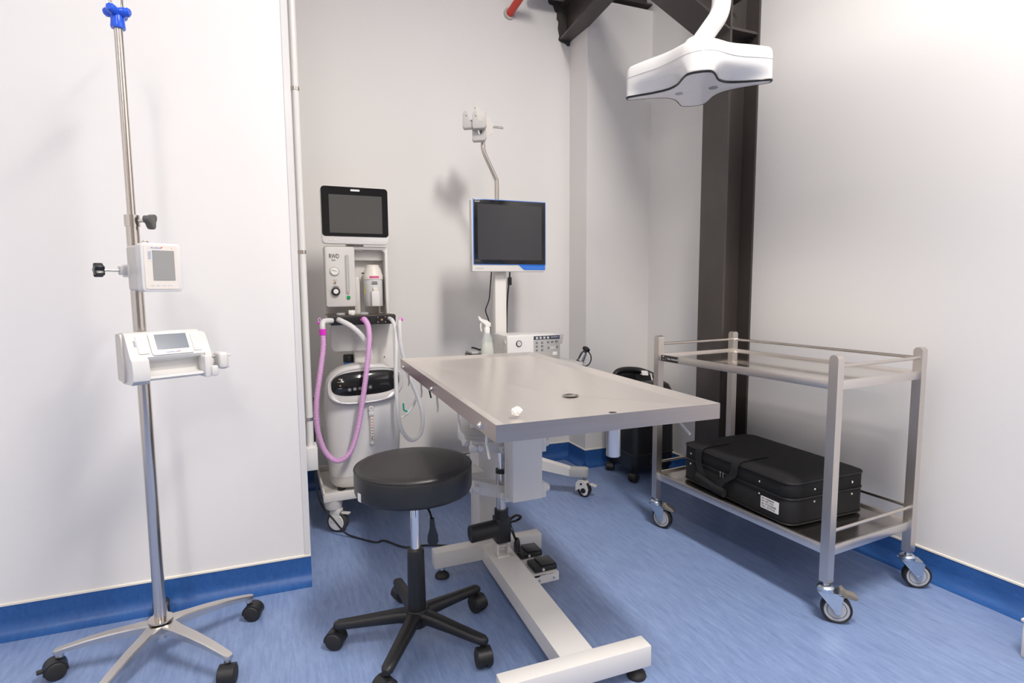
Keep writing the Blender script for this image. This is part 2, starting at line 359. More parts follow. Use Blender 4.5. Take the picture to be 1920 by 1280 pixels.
# ------------------------------------------------------------------ operating table
TA = -0.0394; TO = (0.4379, 1.1287); TW, TL, TH, TT = 0.616, 1.264, 0.82, 0.041
MT = TR(TO[0], TO[1], 0) @ RZ(TA)
tb = thing('operating_table', 'stainless steel veterinary operating table on a white electric lift frame', 'operating table', (TO[0]+0.32, TO[1]+0.6, 0), TA)
def table_top():
    m_ = MB(MT)
    zt, zi = TH, TH-0.011; i = 0.034; du, dv, dz = 0.366, 0.362, TH-0.030
    O = [(0, 0), (TW, 0), (TW, TL), (0, TL)]; N = [(i, i), (TW-i, i), (TW-i, TL-i), (i, TL-i)]
    vo = [m_.v((*p, zt)) for p in O]; vn = [m_.v((*p, zi)) for p in N]; vb = [m_.v((*p, zt-TT)) for p in O]
    vb2 = [m_.v((min(max(p[0], 0.02), TW-0.02), min(max(p[1], 0.02), TL-0.02), zt-TT)) for p in O]
    vu = [m_.v((min(max(p[0], 0.02), TW-0.02), min(max(p[1], 0.02), TL-0.02), zt-TT+0.006)) for p in O]
    n = 16; ring = []
    for k in range(n):
        a = 2*PI*k/n-PI*0.75; ring.append(m_.v((du+0.021*math.cos(a), dv+0.021*math.sin(a), dz)))
    for k in range(4):
        j = (k+1) % 4
        m_.f((vo[k], vo[j], vn[j], vn[k])); m_.f((vo[j], vo[k], vb[k], vb[j])); m_.f((vb[j], vb[k], vb2[k], vb2[j])); m_.f((vb2[j], vb2[k], vu[k], vu[j]))
        seg = [ring[(k*4+q) % n] for q in range(4)] + [ring[(k*4+4) % n]]
        # split the sloped plane into a fan between two corners and the drain quadrant
        m_.f((vn[k], vn[j], seg[4])); 
        for q in range(4): m_.f((vn[k], seg[q+1], seg[q]))
    m_.f(vu)
    return m_
top = table_top().build('table_top', TSTEEL, tb, ang=4)
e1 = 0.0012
for nm, lo, hi in (('rim_shade_skin', (-e1, -e1, TH-TT), (TW+e1, 0, TH-0.0005)), ('rim_shade_skin', (-e1, TL, TH-TT), (TW+e1, TL+e1, TH-0.0005)), ('rim_shade_skin', (-e1, 0, TH-TT), (0, TL, TH-0.0005)), ('rim_shade_skin', (TW, 0, TH-TT), (TW+e1, TL, TH-0.0005))):
    MB(MT).b2(lo, hi).build(nm, RIMSHADE, top)  # thin skins over the same steel, carrying the painted shade of the sides
MB(MT).lathe([(0.022, TH-0.0285), (0.026, TH-0.0265), (0.024, TH-0.0255), (0.018, TH-0.0275), (0.014, TH-0.031), (0.0, TH-0.032)], TR(0.366, 0.362, 0)).build('drain', NICKEL, top)
MB(MT).cyl((0.33, 0.055, TH-0.0125), (0.33, 0.055, TH-0.0118), 0.010, n=20).build('accessory_hole', HOLE, top)
for v_ in (1.165, 0.625, 0.103):
    m_ = MB(MT); m_.cyl((0, v_, 0.796), (-0.006, v_, 0.796), 0.009, n=6); m_.ball((-0.007, v_, 0.796), (0.006, 0.007, 0.007), n=12); m_.build('bolt', CHROME, tb)
def hook(u, v_, s_):
    pts = [(u, v_+0.012, 0.785), (u, v_+0.012, 0.742), (u, v_+0.006, 0.735), (u-s_*0.012, v_-0.045, 0.722)]
    MB(MT).tube(spline(pts, 5), 0.0034, 8).build('tie_hook', LGREY, tb)
for v_ in (1.182, 0.918, 0.654, 0.384, 0.12): hook(0.02, v_, 1)
for v_ in (1.182, 0.918, 0.654, 0.384, 0.12): hook(TW-0.02, v_, 1)
# hanging sample tube and ring under the near edge
MB(MT).lathe([(0, 0.668), (0.0185, 0.668), (0.0195, 0.670), (0.0195, 0.779), (0, 0.779)], TR(0.381, 0.135, 0)).build('rod_socket', STEELV, tb)
MB(MT).tube([(0.412+0.010*math.cos(a), 0.125, 0.760+0.010*math.sin(a)) for a in [2*PI*k/14 for k in range(14)]], 0.004, 8, loop=True).build('clamp_eye', WPAINT, tb)
MB(MT).tube([(TW-0.045+0.017*math.cos(a), 0.12, 0.765+0.017*math.sin(a)) for a in [2*PI*k/16 for k in range(16)]], 0.003, 8, loop=True).build('tie_ring', NICKEL, tb)
# under-frame and lift
m_ = MB(MT); m_.b2((0.26, 0.42, 0.760), (0.30, 0.98, 0.785)); m_.b2((0.40, 0.42, 0.760), (0.44, 0.98, 0.785)); m_.b2((0.26, 0.58, 0.765), (0.44, 0.68, 0.785))
m_.build('under_frame', WPAINT, tb)
MB().b2((0.734, 1.735, 0.372), (0.848, 1.80, 0.765), 0.002).build('lift_box', WPAINT, tb)
MB().b2((0.734, 1.80, 0.35), (0.86, 1.815, 0.765), 0.002).build('lift_back_plate', WPAINT, tb)
for z in (0.397, 0.566):
    m_ = MB(); m_.b2((0.848, 1.75, z-0.030), (0.872, 1.79, z+0.024), 0.003); m_.cyl((0.872, 1.77, z), (0.885, 1.77, z), 0.016, n=14); m_.ball((0.886, 1.77, z), (0.008, 0.014, 0.014), n=12); m_.build('pivot_block', WPAINT, tb)
col_ = MB().b2((0.708, 2.02, 0.10), (0.80, 2.125, 0.60), 0.003).build('lift_column', WPAINT, tb)
m_ = MB(); m_.b2((0.70, 1.99, 0.60), (0.81, 2.13, 0.615), 0.002); m_.build('column_cap', WPAINT, tb)
def arm(x0, z0, x1, z1, y, hh, name='lift_arm'):
    M = frame((x0, y, z0), (x1-x0, 0, z1-z0), (0, 0, 1)); L = math.hypot(x1-x0, z1-z0)
    o = MB(M).b2((0, -hh, -0.010), (L, hh, 0.010), 0.002).build(name, WPAINT, tb)
    MB(M).b2((L-0.026, -hh-0.003, 0.010), (L+0.004, hh+0.003, 0.020), 0.002).build('arm_end_block', WPAINT, o)
    return o
def pin(x, z, y, parent, r_=0.013, d=0.022):
    m_ = MB(); m_.cyl((x, y, z), (x, y-d, z), r_, n=18); m_.cyl((x, y-d, z), (x, y-d-0.004, z), r_, r_*0.7, n=18); m_.build('pivot_pin', WPAINT, parent)
for y in (1.872, 1.955):
    a1 = arm(0.628, 0.402, 0.786, 0.350, y, 0.0225); a2 = arm(0.625, 0.552, 0.786, 0.528, y, 0.0195)
    for (x, z, q) in ((0.742, 0.357, a1), (0.640, 0.399, a1), (0.743, 0.534, a2), (0.655, 0.547, a2), (0.630, 0.551, a2)): pin(x, z, y-0.008, q)
MB().b2((0.645, 1.965, 0.380), (0.712, 2.06, 0.42), 0.003).build('column_bracket', WPAINT, tb)
MB().b2((0.635, 1.965, 0.532), (0.712, 2.06, 0.57), 0.003).build('column_bracket', WPAINT, tb)
# cross tube for the actuator and actuator
AX, AY = 0.757, 1.905
MB().cyl((0.742, 1.875, 0.357), (0.742, 1.955, 0.357), 0.009, n=16).build('cross_tube', WPAINT, tb)
act = MB().b2((0.73, 1.882, 0.155), (0.788, 1.935, 0.255), 0.006).build('actuator_gearbox', BLACK, tb)
MB().cyl((AX, AY, 0.245), (AX, AY, 0.285), 0.0265, n=20).build('gearbox_collar', BLACK, act)
MB().lathe([(0, 0), (0.030, 0), (0.033, 0.004), (0.033, 0.10), (0.028, 0.112), (0, 0.112)], frame((0.735, AY-0.005, 0.208), (0, 0, 1), (0, -1, 0)) @ I4, 24).build('actuator_motor', BLACK, tb) if False else None
m_ = MB(); m_.cyl((0.735, AY-0.005, 0.214), (0.632, AY-0.005, 0.209), 0.0325, n=26); m_.cyl((0.632, AY-0.005, 0.209), (0.628, AY-0.005, 0.209), 0.0325, 0.029, n=26); m_.build('actuator_motor', BLACK, tb)
MB().cyl((AX, AY, 0.28), (AX, AY, 0.432), 0.019, n=22).build('actuator_tube', ALU, tb)
MB().cyl((AX, AY, 0.426), (AX, AY, 0.442), 0.0205, n=22).build('actuator_seal', BLACK, tb)
MB().cyl((AX, AY, 0.44), (AX, AY, 0.575), 0.0135, n=20).build('actuator_rod', CHROME, tb)
m_ = MB(); m_.b2((0.735, 1.895, 0.100), (0.741, 1.93, 0.158)); m_.b2((0.778, 1.895, 0.100), (0.784, 1.93, 0.158)); m_.b2((0.735, 1.885, 0.100), (0.784, 1.935, 0.106)); m_.cyl((0.730, 1.912, 0.135), (0.789, 1.912, 0.135), 0.006, n=12)
m_.build('actuator_clevis', WPAINT, tb)
# base frame
beam = MB(); beam.loft([[(0.683, 1.27, 0.045), (0.786, 1.27, 0.045), (0.786, 1.27, 0.10), (0.683, 1.27, 0.10)], [(0.712, 2.05, 0.045), (0.815, 2.05, 0.045), (0.815, 2.05, 0.10), (0.712, 2.05, 0.10)]])
beam.build('base_beam', WPAINT, tb)
MB(frame((0.494, 1.270, 0), (0.452, -0.017, 0), (0, 1, 0))).b2((0, -0.026, 0.040), (0.453, 0.026, 0.102), 0.002).build('base_crossbar', WPAINT, tb)
MB(frame((0.518, 2.022, 0), (0.452, -0.005, 0), (0, 1, 0))).b2((0, -0.026, 0.048), (0.452, 0.026, 0.112), 0.002).build('base_crossbar', WPAINT, tb)
for (x, y) in ((0.552, 2.022), (0.935, 2.018), (0.53, 1.268), (0.915, 1.255)):
    st = MB().cyl((x, y, 0.02), (x, y, 0.052), 0.007, n=10)
    st.cyl((x, y, 0.032), (x, y, 0.040), 0.012, n=6); st = st.build('levelling_stem', ZINC, tb)
    MB().lathe([(0, 0), (0.0275, 0), (0.0285, 0.004), (0.026, 0.012), (0.014, 0.022), (0.009, 0.026), (0, 0.026)], TR(x, y, 0)).build('foot_pad', RUBBER, st)
# foot switch plate with two pedals
pl = MB(); pl.b2((0.812, 1.735, 0.078), (0.915, 1.945, 0.083)); pl.b2((0.812, 1.735, 0.052), (0.915, 1.740, 0.083)); pl = pl.build('pedal_bracket', WPAINT, tb)
for x in (0.835, 0.893): MB().cyl((x, 1.735, 0.066), (x, 1.731, 0.066), 0.004, n=10).build('screw', ZINC, pl)
for (x, y) in ((0.872, 1.79), (0.868, 1.905)):
    p_ = MB(); p_.b2((x-0.046, y-0.038, 0.083), (x+0.046, y+0.038, 0.104), 0.006); p_ = p_.build('foot_pedal', BLACK, tb)
    MB(TR(x+0.012, y, 0.104) @ RY(R(3))).b2((-0.030, -0.033, 0), (0.031, 0.033, 0.0045), 0.0015).build('pedal_pad', BLACKS, p_)
    MB().cyl((x-0.012, y-0.037, 0.094), (x-0.012, y-0.041, 0.094), 0.005, n=12).build('led', LGREY, p_)
# loose cable loops of the actuator
MB().tube(spline([(0.785, 1.90, 0.235), (0.815, 1.90, 0.25), (0.84, 1.91, 0.235), (0.83, 1.93, 0.215), (0.80, 1.92, 0.215), (0.80, 1.90, 0.19), (0.815, 1.885, 0.14), (0.826, 1.87, 0.11)], 6), 0.005, 8).build('actuator_cable', BLACKS, tb)
MB(TR(0.808, 1.875, 0.142) @ RX(R(8))).ball((0, 0, 0), (0.012, 0.016, 0.034), n=14).build('cable_plug', BLACKS, tb)
for (x, y, z) in ((0.50, 1.98, 0.76), (0.965, 1.9, 0.62)):
    MB().tube(spline([(x, y, z+0.03), (x+0.004, y, z), (x+0.012, y, z-0.04)], 4), 0.003, 8).build('wire_tail', BLACKS, tb)
# power cable on the floor
pts = [(0.145, 2.72, 0.62), (0.14, 2.70, 0.45), (0.135, 2.66, 0.25), (0.15, 2.63, 0.14), (0.20, 2.57, 0.075), (0.245, 2.535, 0.02), (0.29, 2.50, 0.0045), (0.36, 2.42, 0.0045), (0.40, 2.42, 0.0045), (0.47, 2.32, 0.0045), (0.56, 2.30, 0.0045), (0.66, 2.25, 0.0045), (0.72, 2.22, 0.0045), (0.80, 2.14, 0.0045), (0.835, 2.10, 0.02), (0.83, 2.0, 0.13), (0.80, 1.93, 0.18)]
tag(MB().tube(spline(pts, 6), 0.0042, 8).build('power_cable', BLACKS), 'thin black power cable running over the blue floor to the table motor', 'cable')
# crumpled tissue left on the table corner
m_ = MB(MT @ TR(0.086, 0.098, TH-0.006))
bmesh.ops.create_icosphere(m_.bm, subdivisions=3, radius=1.0, matrix=m_.M @ TR(0, 0, 0.010) @ RZ(0.6) @ Matrix.Diagonal((0.019, 0.009, 0.010, 1)))
rnd = random.Random(3)
for v_ in m_.bm.verts:
    v_.co += Vector((rnd.uniform(-1, 1), rnd.uniform(-1, 1), rnd.uniform(-1, 1)))*0.0030
tag(m_.build('crumpled_tissue', TISSUE, flatshade=True), 'small crumpled white tissue on the near corner of the steel table', 'tissue')

# ------------------------------------------------------------------ stool
SX, SY = 0.372, 1.672
st = thing('rolling_stool', 'round black padded stool on a five-arm castor base', 'stool', (SX, SY, 0))
seat = MB().lathe([(0, 0.497), (0.165, 0.497), (0.176, 0.501), (0.180, 0.512), (0.1805, 0.565), (0.1785, 0.577), (0.172, 0.584), (0.15, 0.588), (0.08, 0.590), (0, 0.590)], TR(SX, SY, 0), 64).build('seat', VINYL, st, ang=60)
MB().tube([(SX+0.1790*math.cos(a), SY+0.1790*math.sin(a), 0.5775) for a in [2*PI*k/64 for k in range(64)]], 0.0022, 6, loop=True).build('seam', VINYL, seat)
MB(TR(SX, SY, 0) @ RZ(R(197))).b2((0.1795, -0.009, 0.505), (0.182, 0.009, 0.530), 0.0006).build('brand_tag', INKW, seat)
m_ = MB(); m_.b2((SX-0.07, SY-0.05, 0.480), (SX+0.07, SY+0.05, 0.498), 0.003); m_.cyl((SX, SY, 0.455), (SX, SY, 0.485), 0.024, n=20); m_.build('seat_plate', BLACK, st)
MB().cyl((SX, SY, 0.30), (SX, SY, 0.47), 0.0145, n=24).build('gas_rod', CHROME, st)
MB().lathe([(0, 0.10), (0.029, 0.10), (0.027, 0.26), (0.0265, 0.30), (0.024, 0.305), (0, 0.305)], TR(SX, SY, 0)).build('column_cover', BLACK, st)
MB().tube(spline([(SX+0.01, SY-0.03, 0.475), (SX+0.020, SY-0.10, 0.465), (SX+0.022, SY-0.13, 0.445)], 5), 0.0035, 8).build('lever_rod', BLACKS, st)
M = frame((SX+0.022, SY-0.130, 0.452), (math.cos(0.4), -math.sin(0.4), 0), (0, 0.12, -1))
MB(M).prism([(-0.006, 0), (0.006, 0), (0.008, 0.03), (0.015, 0.055), (0.016, 0.075), (0.010, 0.084), (-0.010, 0.084), (-0.016, 0.075), (-0.015, 0.055), (-0.008, 0.03)], -0.006, 0.006, bev=0.002).build('lever_paddle', BLACKS, st)
MB().lathe([(0, 0.055), (0.032, 0.055), (0.040, 0.075), (0.040, 0.10), (0.034, 0.112), (0, 0.112)], TR(SX, SY, 0)).build('base_hub', BLACK, st)
def hooded_caster(parent, x, y, ang, r=0.028, m=BLACK, top=0.062):
    M = TR(x, y, 0) @ RZ(ang) @ TR(0.012, 0, 0)            # local x = rolling direction, y = axle
    hd = MB(M)
    n = 14; out = []
    for k in range(n+1):
        a = R(-8+196*k/n); out.append((1.10*r*math.cos(a), r+1.10*r*math.sin(a)))
    inn = [(p[0]*0.8, r+(p[1]-r)*0.8) for p in out][::-1]
    MM = Matrix(((1, 0, 0, 0), (0, 0, 1, 0), (0, 1, 0, 0), (0, 0, 0, 1)))
    hd.prism(out+inn, -0.021, 0.021, MM)
    hd.cyl((-0.012, 0, r*1.7), (-0.012, 0, top+0.012), 0.0075, n=12)
    c = hd.build('castor', m, parent)
    for s_ in (-1, 1):
        MB(M).lathe([(0, 0.003), (r-0.003, 0.003), (r, 0.006), (r, 0.018), (r-0.003, 0.023), (r*0.8, 0.0245), (0, 0.023)], TR(0, 0, r) @ RX(-s_*PI/2), 24).build('wheel', RUBBER if m is not WPLAST else WPLAST, c)
    return c
for k, hd in enumerate((150, 20, -70, -95, 205)):
    a = R(165-72*k); ca, sa = math.cos(a), math.sin(a)
    rings = []
    for t, z, wd, hh in ((0.02, 0.088, 0.026, 0.022), (0.06, 0.088, 0.022, 0.020), (0.13, 0.083, 0.0195, 0.017), (0.21, 0.077, 0.018, 0.0145), (0.245, 0.075, 0.017, 0.0135), (0.258, 0.073, 0.010, 0.009)):
        ring = []
        for q in range(12):
            b = 2*PI*q/12; cb, sb = math.cos(b), math.sin(b)
            ex = 0.7
            xx = wd*math.copysign(abs(cb)**ex, cb); zz = hh*math.copysign(abs(sb)**ex, sb)
            ring.append((SX+ca*t-sa*xx, SY+sa*t+ca*xx, z+zz))
        rings.append(ring)
    ar = MB().loft(rings).build('base_arm', BLACK, st, ang=60)
    hooded_caster(st, SX+ca*0.243, SY+sa*0.243, R(hd))

# ------------------------------------------------------------------ infusion stand
IX, IY = -0.364, 1.892
iv = thing('infusion_stand', 'chrome infusion pole with blue hook head on a five-leg aluminium castor base', 'infusion stand', (IX, IY, 0))
MB().cyl((IX, IY, 0.09), (IX, IY, 1.315), 0.0165, n=28).build('lower_pole', NICKEL, iv)
MB().cyl((IX, IY, 1.31), (IX, IY, 1.85), 0.0108, n=24).build('upper_pole', NICKEL, iv)
clr = MB().cyl((IX, IY, 1.302), (IX, IY, 1.334), 0.0195, n=28).build('clamp_collar', NICKEL, iv)
kd = Vector((math.cos(R(-22)), math.sin(R(-22)), 0)); kp = Vector((IX, IY, 1.318))
MB().cyl(kp, kp+kd*0.045, 0.0045, n=10).build('clamp_screw', NICKEL, clr)
def tri_knob(o, d, m, parent, rad=0.021, th=0.022, lobes=3, name='knob'):
    d = Vector(d).normalized(); M = frame(o, d.orthogonal(), d.cross(d.orthogonal()))
    if (M.to_3x3() @ Vector((0, 0, 1))).dot(d) < 0: M = M @ RX(PI)
    out = []
    for k in range(48):
        a = 2*PI*k/48; out.append(((rad*(0.80+0.20*math.cos(lobes*a)))*math.cos(a), (rad*(0.80+0.20*math.cos(lobes*a)))*math.sin(a)))
    return MB(M).prism(out, 0, th, bev=0.003).build(name, m, parent)
tri_knob(kp+kd*0.042, kd, mat('dark_grey_plastic', (0.10, 0.098, 0.095), 0.45), clr, 0.024, 0.018, 3)
# blue hook head
hdb = MB().lathe([(0, 1.836), (0.017, 1.836), (0.018, 1.84), (0.0165, 1.858), (0.016, 1.868), (0, 1.868)], TR(IX, IY, 0)).build('hook_head', BLUEP, iv)
for q in range(4):
    a = R(-20+90*q)
    M = TR(IX, IY, 0) @ RZ(a)
    MB(M).loft([[(x, wd*math.cos(b), zc+hh*math.sin(b)) for b in [2*PI*k/12 for k in range(12)]] for x, wd, hh, zc in ((0.004, 0.013, 0.014, 1.877), (0.018, 0.013, 0.013, 1.878), (0.029, 0.012, 0.012, 1.879), (0.034, 0.008, 0.008, 1.880))]).build('hook_lobe', BLUEP, hdb)
    MB(M).tube(spline([(0.022, 0, 1.885), (0.030, 0, 1.95), (0.055, 0, 1.99), (0.085, 0, 1.985), (0.10, 0, 2.01)], 5), 0.003, 8).build('hook_wire', CHROME, hdb)
# base
MB().lathe([(0, 0.075), (0.021, 0.075), (0.0225, 0.08), (0.0225, 0.118), (0, 0.118)], TR(IX, IY, 0)).build('base_socket', ALU, iv)
MB().lathe([(0, 0.128), (0.034, 0.128), (0.034, 0.1325), (0.017, 0.1335), (0, 0.1335)], TR(IX, IY, 0), 36).build('base_plate', NICKEL, iv)
for k, hd in enumerate((200, 100, -20, -100, -130)):
    a = R(172-72*k); ca, sa = math.cos(a), math.sin(a); rings = []
    for t, z, wd, hh in ((0.0, 0.125, 0.026, 0.020), (0.035, 0.1235, 0.023, 0.022), (0.07, 0.120, 0.0185, 0.022), (0.13, 0.113, 0.0165, 0.020), (0.19, 0.103, 0.0145, 0.017), (0.25, 0.089, 0.0125, 0.014), (0.272, 0.083, 0.0115, 0.013), (0.280, 0.081, 0.007, 0.011)):
        ring = []
        for (xx, zz) in ((-wd, -hh), (-wd, -0.003), (-wd*0.8, 0), (wd*0.8, 0), (wd, -0.003), (wd, -hh), (wd*0.75, -hh), (-wd*0.75, -hh)):
            ring.append((IX+ca*t-sa*xx, IY+sa*t+ca*xx, z+zz))
        rings.append(ring)
    lg = MB().loft(rings).build('base_leg', ALU, iv, ang=35)
    MB().cyl((IX+ca*0.266, IY+sa*0.266, 0.060), (IX+ca*0.266, IY+sa*0.266, 0.078), 0.011, n=16).build('leg_socket', ALU, lg)
    c = hooded_caster(iv, IX+ca*0.266, IY+sa*0.266, R(hd), 0.027, top=0.052)
    if k == 0: MB(TR(IX+ca*0.266, IY+sa*0.266, 0) @ RZ(R(hd))).b2((0.036, -0.010, 0.030), (0.055, 0.010, 0.036), 0.002).build('brake_tab', BLACKS, c)

# ---- infusion pumps clamped to the pole
MP = TR(IX, IY, 0) @ RZ(R(26))
def front_l(x, y, z): return frame((x, y, z), (1, 0, 0), (0, 0, 1))
def squiggle(M, w_, h_, m, parent, name='print_mark', n=9, seed=1):
    r_ = random.Random(seed); q = MB(M); x = 0
    while x < w_:
        a = r_.uniform(0.4, 1.0)*h_; q.b2((x, 0, 0), (x+w_/n*0.55, a, 0.0003)); x += w_/n
    return q.build(name, m, parent, flatshade=True)
p1 = thing('infusion_monitor', 'upright white and beige pump monitor with grey screen clamped high on the infusion pole', 'medical monitor', tuple(MP @ Vector((0.018, -0.10, 1.118))), R(26))
X0, X1, Z0, Z1 = -0.030, 0.067, 1.119, 1.248
MB(MP).prism(rrect(X1-X0-0.006, Z1-Z0-0.006, 0.008, cx=(X0+X1)/2, cy=(Z0+Z1)/2), 0.03, 0.125, front_l(0, 0, 0), bev=0.002).build('rear_case', BEIGE, p1)
fc = MB(MP).prism(rrect(X1-X0, Z1-Z0, 0.010, cx=(X0+X1)/2, cy=(Z0+Z1)/2), 0.115, 0.160, front_l(0, 0, 0), bev=0.003).build('front_case', WPLAST, p1)
pn = MB(MP).prism(rrect(0.078, 0.116, 0.004, cx=0.0165, cy=1.184), 0.158, 0.1615, front_l(0, 0, 0)).build('front_panel', CREAM, p1)
MB(MP).prism([(-0.0145, 1.239), (0.02, 1.239), (0.02, 1.206), (-0.0145, 1.199)], 0.1605, 0.1618, front_l(0, 0, 0)).build('speaker_field', WPLAST, pn)
MB(MP).prism(rrect(0.052, 0.079, 0.001, cx=0.0225, cy=1.189), 0.1605, 0.1628, front_l(0, 0, 0)).build('screen', SCR_LCD, pn)
for q in range(5): MB(MP @ front_l(-0.0135, -0.162, 1.222-q*0.0042) @ RZ(0.25)).b2((0, 0, 0), (0.007, 0.0011, 0.0004)).build('speaker_slot', INKB, pn, flatshade=True)
squiggle(MP @ front_l(-0.006, -0.162, 1.2338), 0.024, 0.0028, INKB, pn, seed=2)
MB(MP @ front_l(0.018, -0.162, 1.2342) @ RZ(0.5)).b2((0, 0, 0), (0.005, 0.0022, 0.0004)).build('red_mark', ORANGE, pn, flatshade=True)
for q in range(4): MB(MP).prism(rrect(0.009, 0.005, 0.002, cx=-0.006+q*0.0135, cy=1.137), 0.1605, 0.1622, front_l(0, 0, 0)).build('button', WPLAST, pn)
MB(MP).cyl((0.044, -0.1612, 1.2355), (0.044, -0.1622, 1.2355), 0.001, n=8).build('led', ORANGE, pn)
MB(MP).tube([(0.0+0.009*math.cos(a), -0.10, 1.246+0.011*math.sin(a)) for a in [PI*k/10 for k in range(11)]], 0.0022, 8).build('hanging_loop', NICKEL, p1)
cl = MB(MP).b2((-0.028, -0.05, 1.160), (0.028, 0.024, 1.195), 0.004).build('pole_clamp', WPLAST, p1)
MB(MP).b2((-0.044, -0.03, 1.166), (-0.026, -0.005, 1.190), 0.002).build('clamp_jaw', LGREY, cl)
MB(MP).cyl((-0.042, -0.018, 1.178), (-0.088, -0.018, 1.178), 0.004, n=10).build('clamp_screw', NICKEL, cl)
kk = MP @ Vector((-0.080, -0.018, 1.178)); kdir = (MP.to_3x3() @ Vector((-1, 0, 0)))
tri_knob(kk, kdir, BLACKS, cl, 0.020, 0.022, 5)

p2 = thing('syringe_pump', 'wide white syringe pump with tilted blue-grey screen lower on the infusion pole', 'syringe pump', tuple(MP @ Vector((0.03, -0.09, 0.866))), R(26))
def pump_prof(pf, x0, x1): return [[Vector((x, y, z)) for y, z in pf] for x in (x0, x1)]
full = [(-0.03, 0.872), (-0.03, 1.000), (-0.036, 1.006), (-0.075, 1.008), (-0.088, 1.002), (-0.128, 0.942), (-0.140, 0.934), (-0.147, 0.900), (-0.143, 0.880), (-0.125, 0.868), (-0.05, 0.866)]
trough = [(-0.03, 0.872), (-0.03, 1.000), (-0.036, 1.006), (-0.075, 1.008), (-0.088, 1.002), (-0.128, 0.942), (-0.124, 0.934), (-0.100, 0.926), (-0.098, 0.900), (-0.112, 0.892), (-0.143, 0.890), (-0.145, 0.884), (-0.125, 0.876), (-0.05, 0.874)]
back = [(-0.028, 0.876), (-0.028, 0.998), (-0.036, 1.004), (-0.07, 1.004), (-0.078, 0.99), (-0.080, 0.945), (-0.088, 0.935), (-0.09, 0.90), (-0.085, 0.876), (-0.07, 0.872)]
MB(MP).loft(pump_prof(full, -0.062, -0.022)).build('end_case', WPLAST, p2)
MB(MP).loft(pump_prof(back, -0.068, -0.060)).build('side_cover', BEIGE, p2)
MB(MP).loft(pump_prof(trough, -0.022, 0.125)).build('body', WPLAST, p2)
MB(MP).b2((-0.045, -0.035, 0.868), (0.10, -0.012, 0.99), 0.004).build('rear_case', BEIGE, p2)
# sloped control face
FS = frame((-0.022, -0.0885, 1.0025), (1, 0, 0), (0, 0.040, 0.060))      # local y up the slope, origin at top-left
sp = MB(MP @ FS).prism(rrect(0.105, 0.071, 0.006, cx=0.066, cy=-0.0345), -0.002, 0.0035).build('screen_bezel', WGLOSS, p2)
MB(MP @ FS).prism(rrect(0.080, 0.048, 0.001, cx=0.068, cy=-0.030), 0.002, 0.0042).build('screen', SCR_BLUE, sp)
squiggle(MP @ FS @ TR(0.048, -0.0655, 0.0036), 0.030, 0.0035, INKB, sp, seed=5)
MB(MP @ FS @ TR(0.0785, -0.0655, 0.0036) @ RZ(0.5)).b2((0, 0, 0), (0.006, 0.0025, 0.0004)).build('red_mark', ORANGE, sp, flatshade=True)
for (cx, wd) in ((-0.004, 0.026), (0.131, 0.022)):
    kp_ = MB(MP @ FS).prism(rrect(wd, 0.058, 0.004, cx=cx, cy=-0.034), -0.002, 0.002).build('keypad', CREAM, p2)
    for q in range(3): MB(MP @ FS).prism(circ(0.0045, 12, cx, -0.016-q*0.018), 0.001, 0.0028).build('key', WPLAST, kp_)
    for q in range(5): MB(MP @ FS).b2((cx-wd*0.78, -0.022-q*0.004, 0.0003), (cx-wd*0.78+0.005, -0.0208-q*0.004, 0.0006)).build('speaker_slot', INKB, kp_, flatshade=True) if cx < 0 else None
MB(MP).loft(pump_prof([(-0.03, 0.874), (-0.03, 1.0), (-0.07, 1.0), (-0.088, 0.995), (-0.128, 0.938), (-0.13, 0.90), (-0.10, 0.876)], 0.125, 0.142)).build('end_case', WPLAST, p2)
MB(MP).b2((0.113, -0.155, 0.872), (0.130, -0.10, 0.934), 0.004).build('barrel_clamp', WPLAST, p2)
MB(MP).b2((0.128, -0.162, 0.874), (0.148, -0.145, 0.905), 0.006).build('clamp_tab', WPLAST, p2)
dr = MB(MP).b2((0.160, -0.135, 0.888), (0.188, -0.085, 0.938), 0.009, 3).build('plunger_drive', WPLAST, p2)
MB(MP).b2((0.188, -0.115, 0.922), (0.202, -0.105, 0.930), 0.002).build('drive_lever', CREAM, dr)
MB(MP).b2((0.186, -0.12, 0.890), (0.196, -0.11, 0.897), 0.002).build('drive_lip', WPLAST, dr)
m_ = MB(MP); m_.cyl((0.12, -0.105, 0.925), (0.165, -0.105, 0.925), 0.004, n=10); m_.cyl((0.12, -0.105, 0.902), (0.165, -0.105, 0.902), 0.004, n=10); m_.build('guide_rod', NICKEL, p2)

# ------------------------------------------------------------------ anaesthesia machine
am = thing('anaesthesia_machine', 'white anaesthesia machine with black-framed screen and hoses beside the partition', 'anaesthesia machine', (0.37, 2.80, 0))
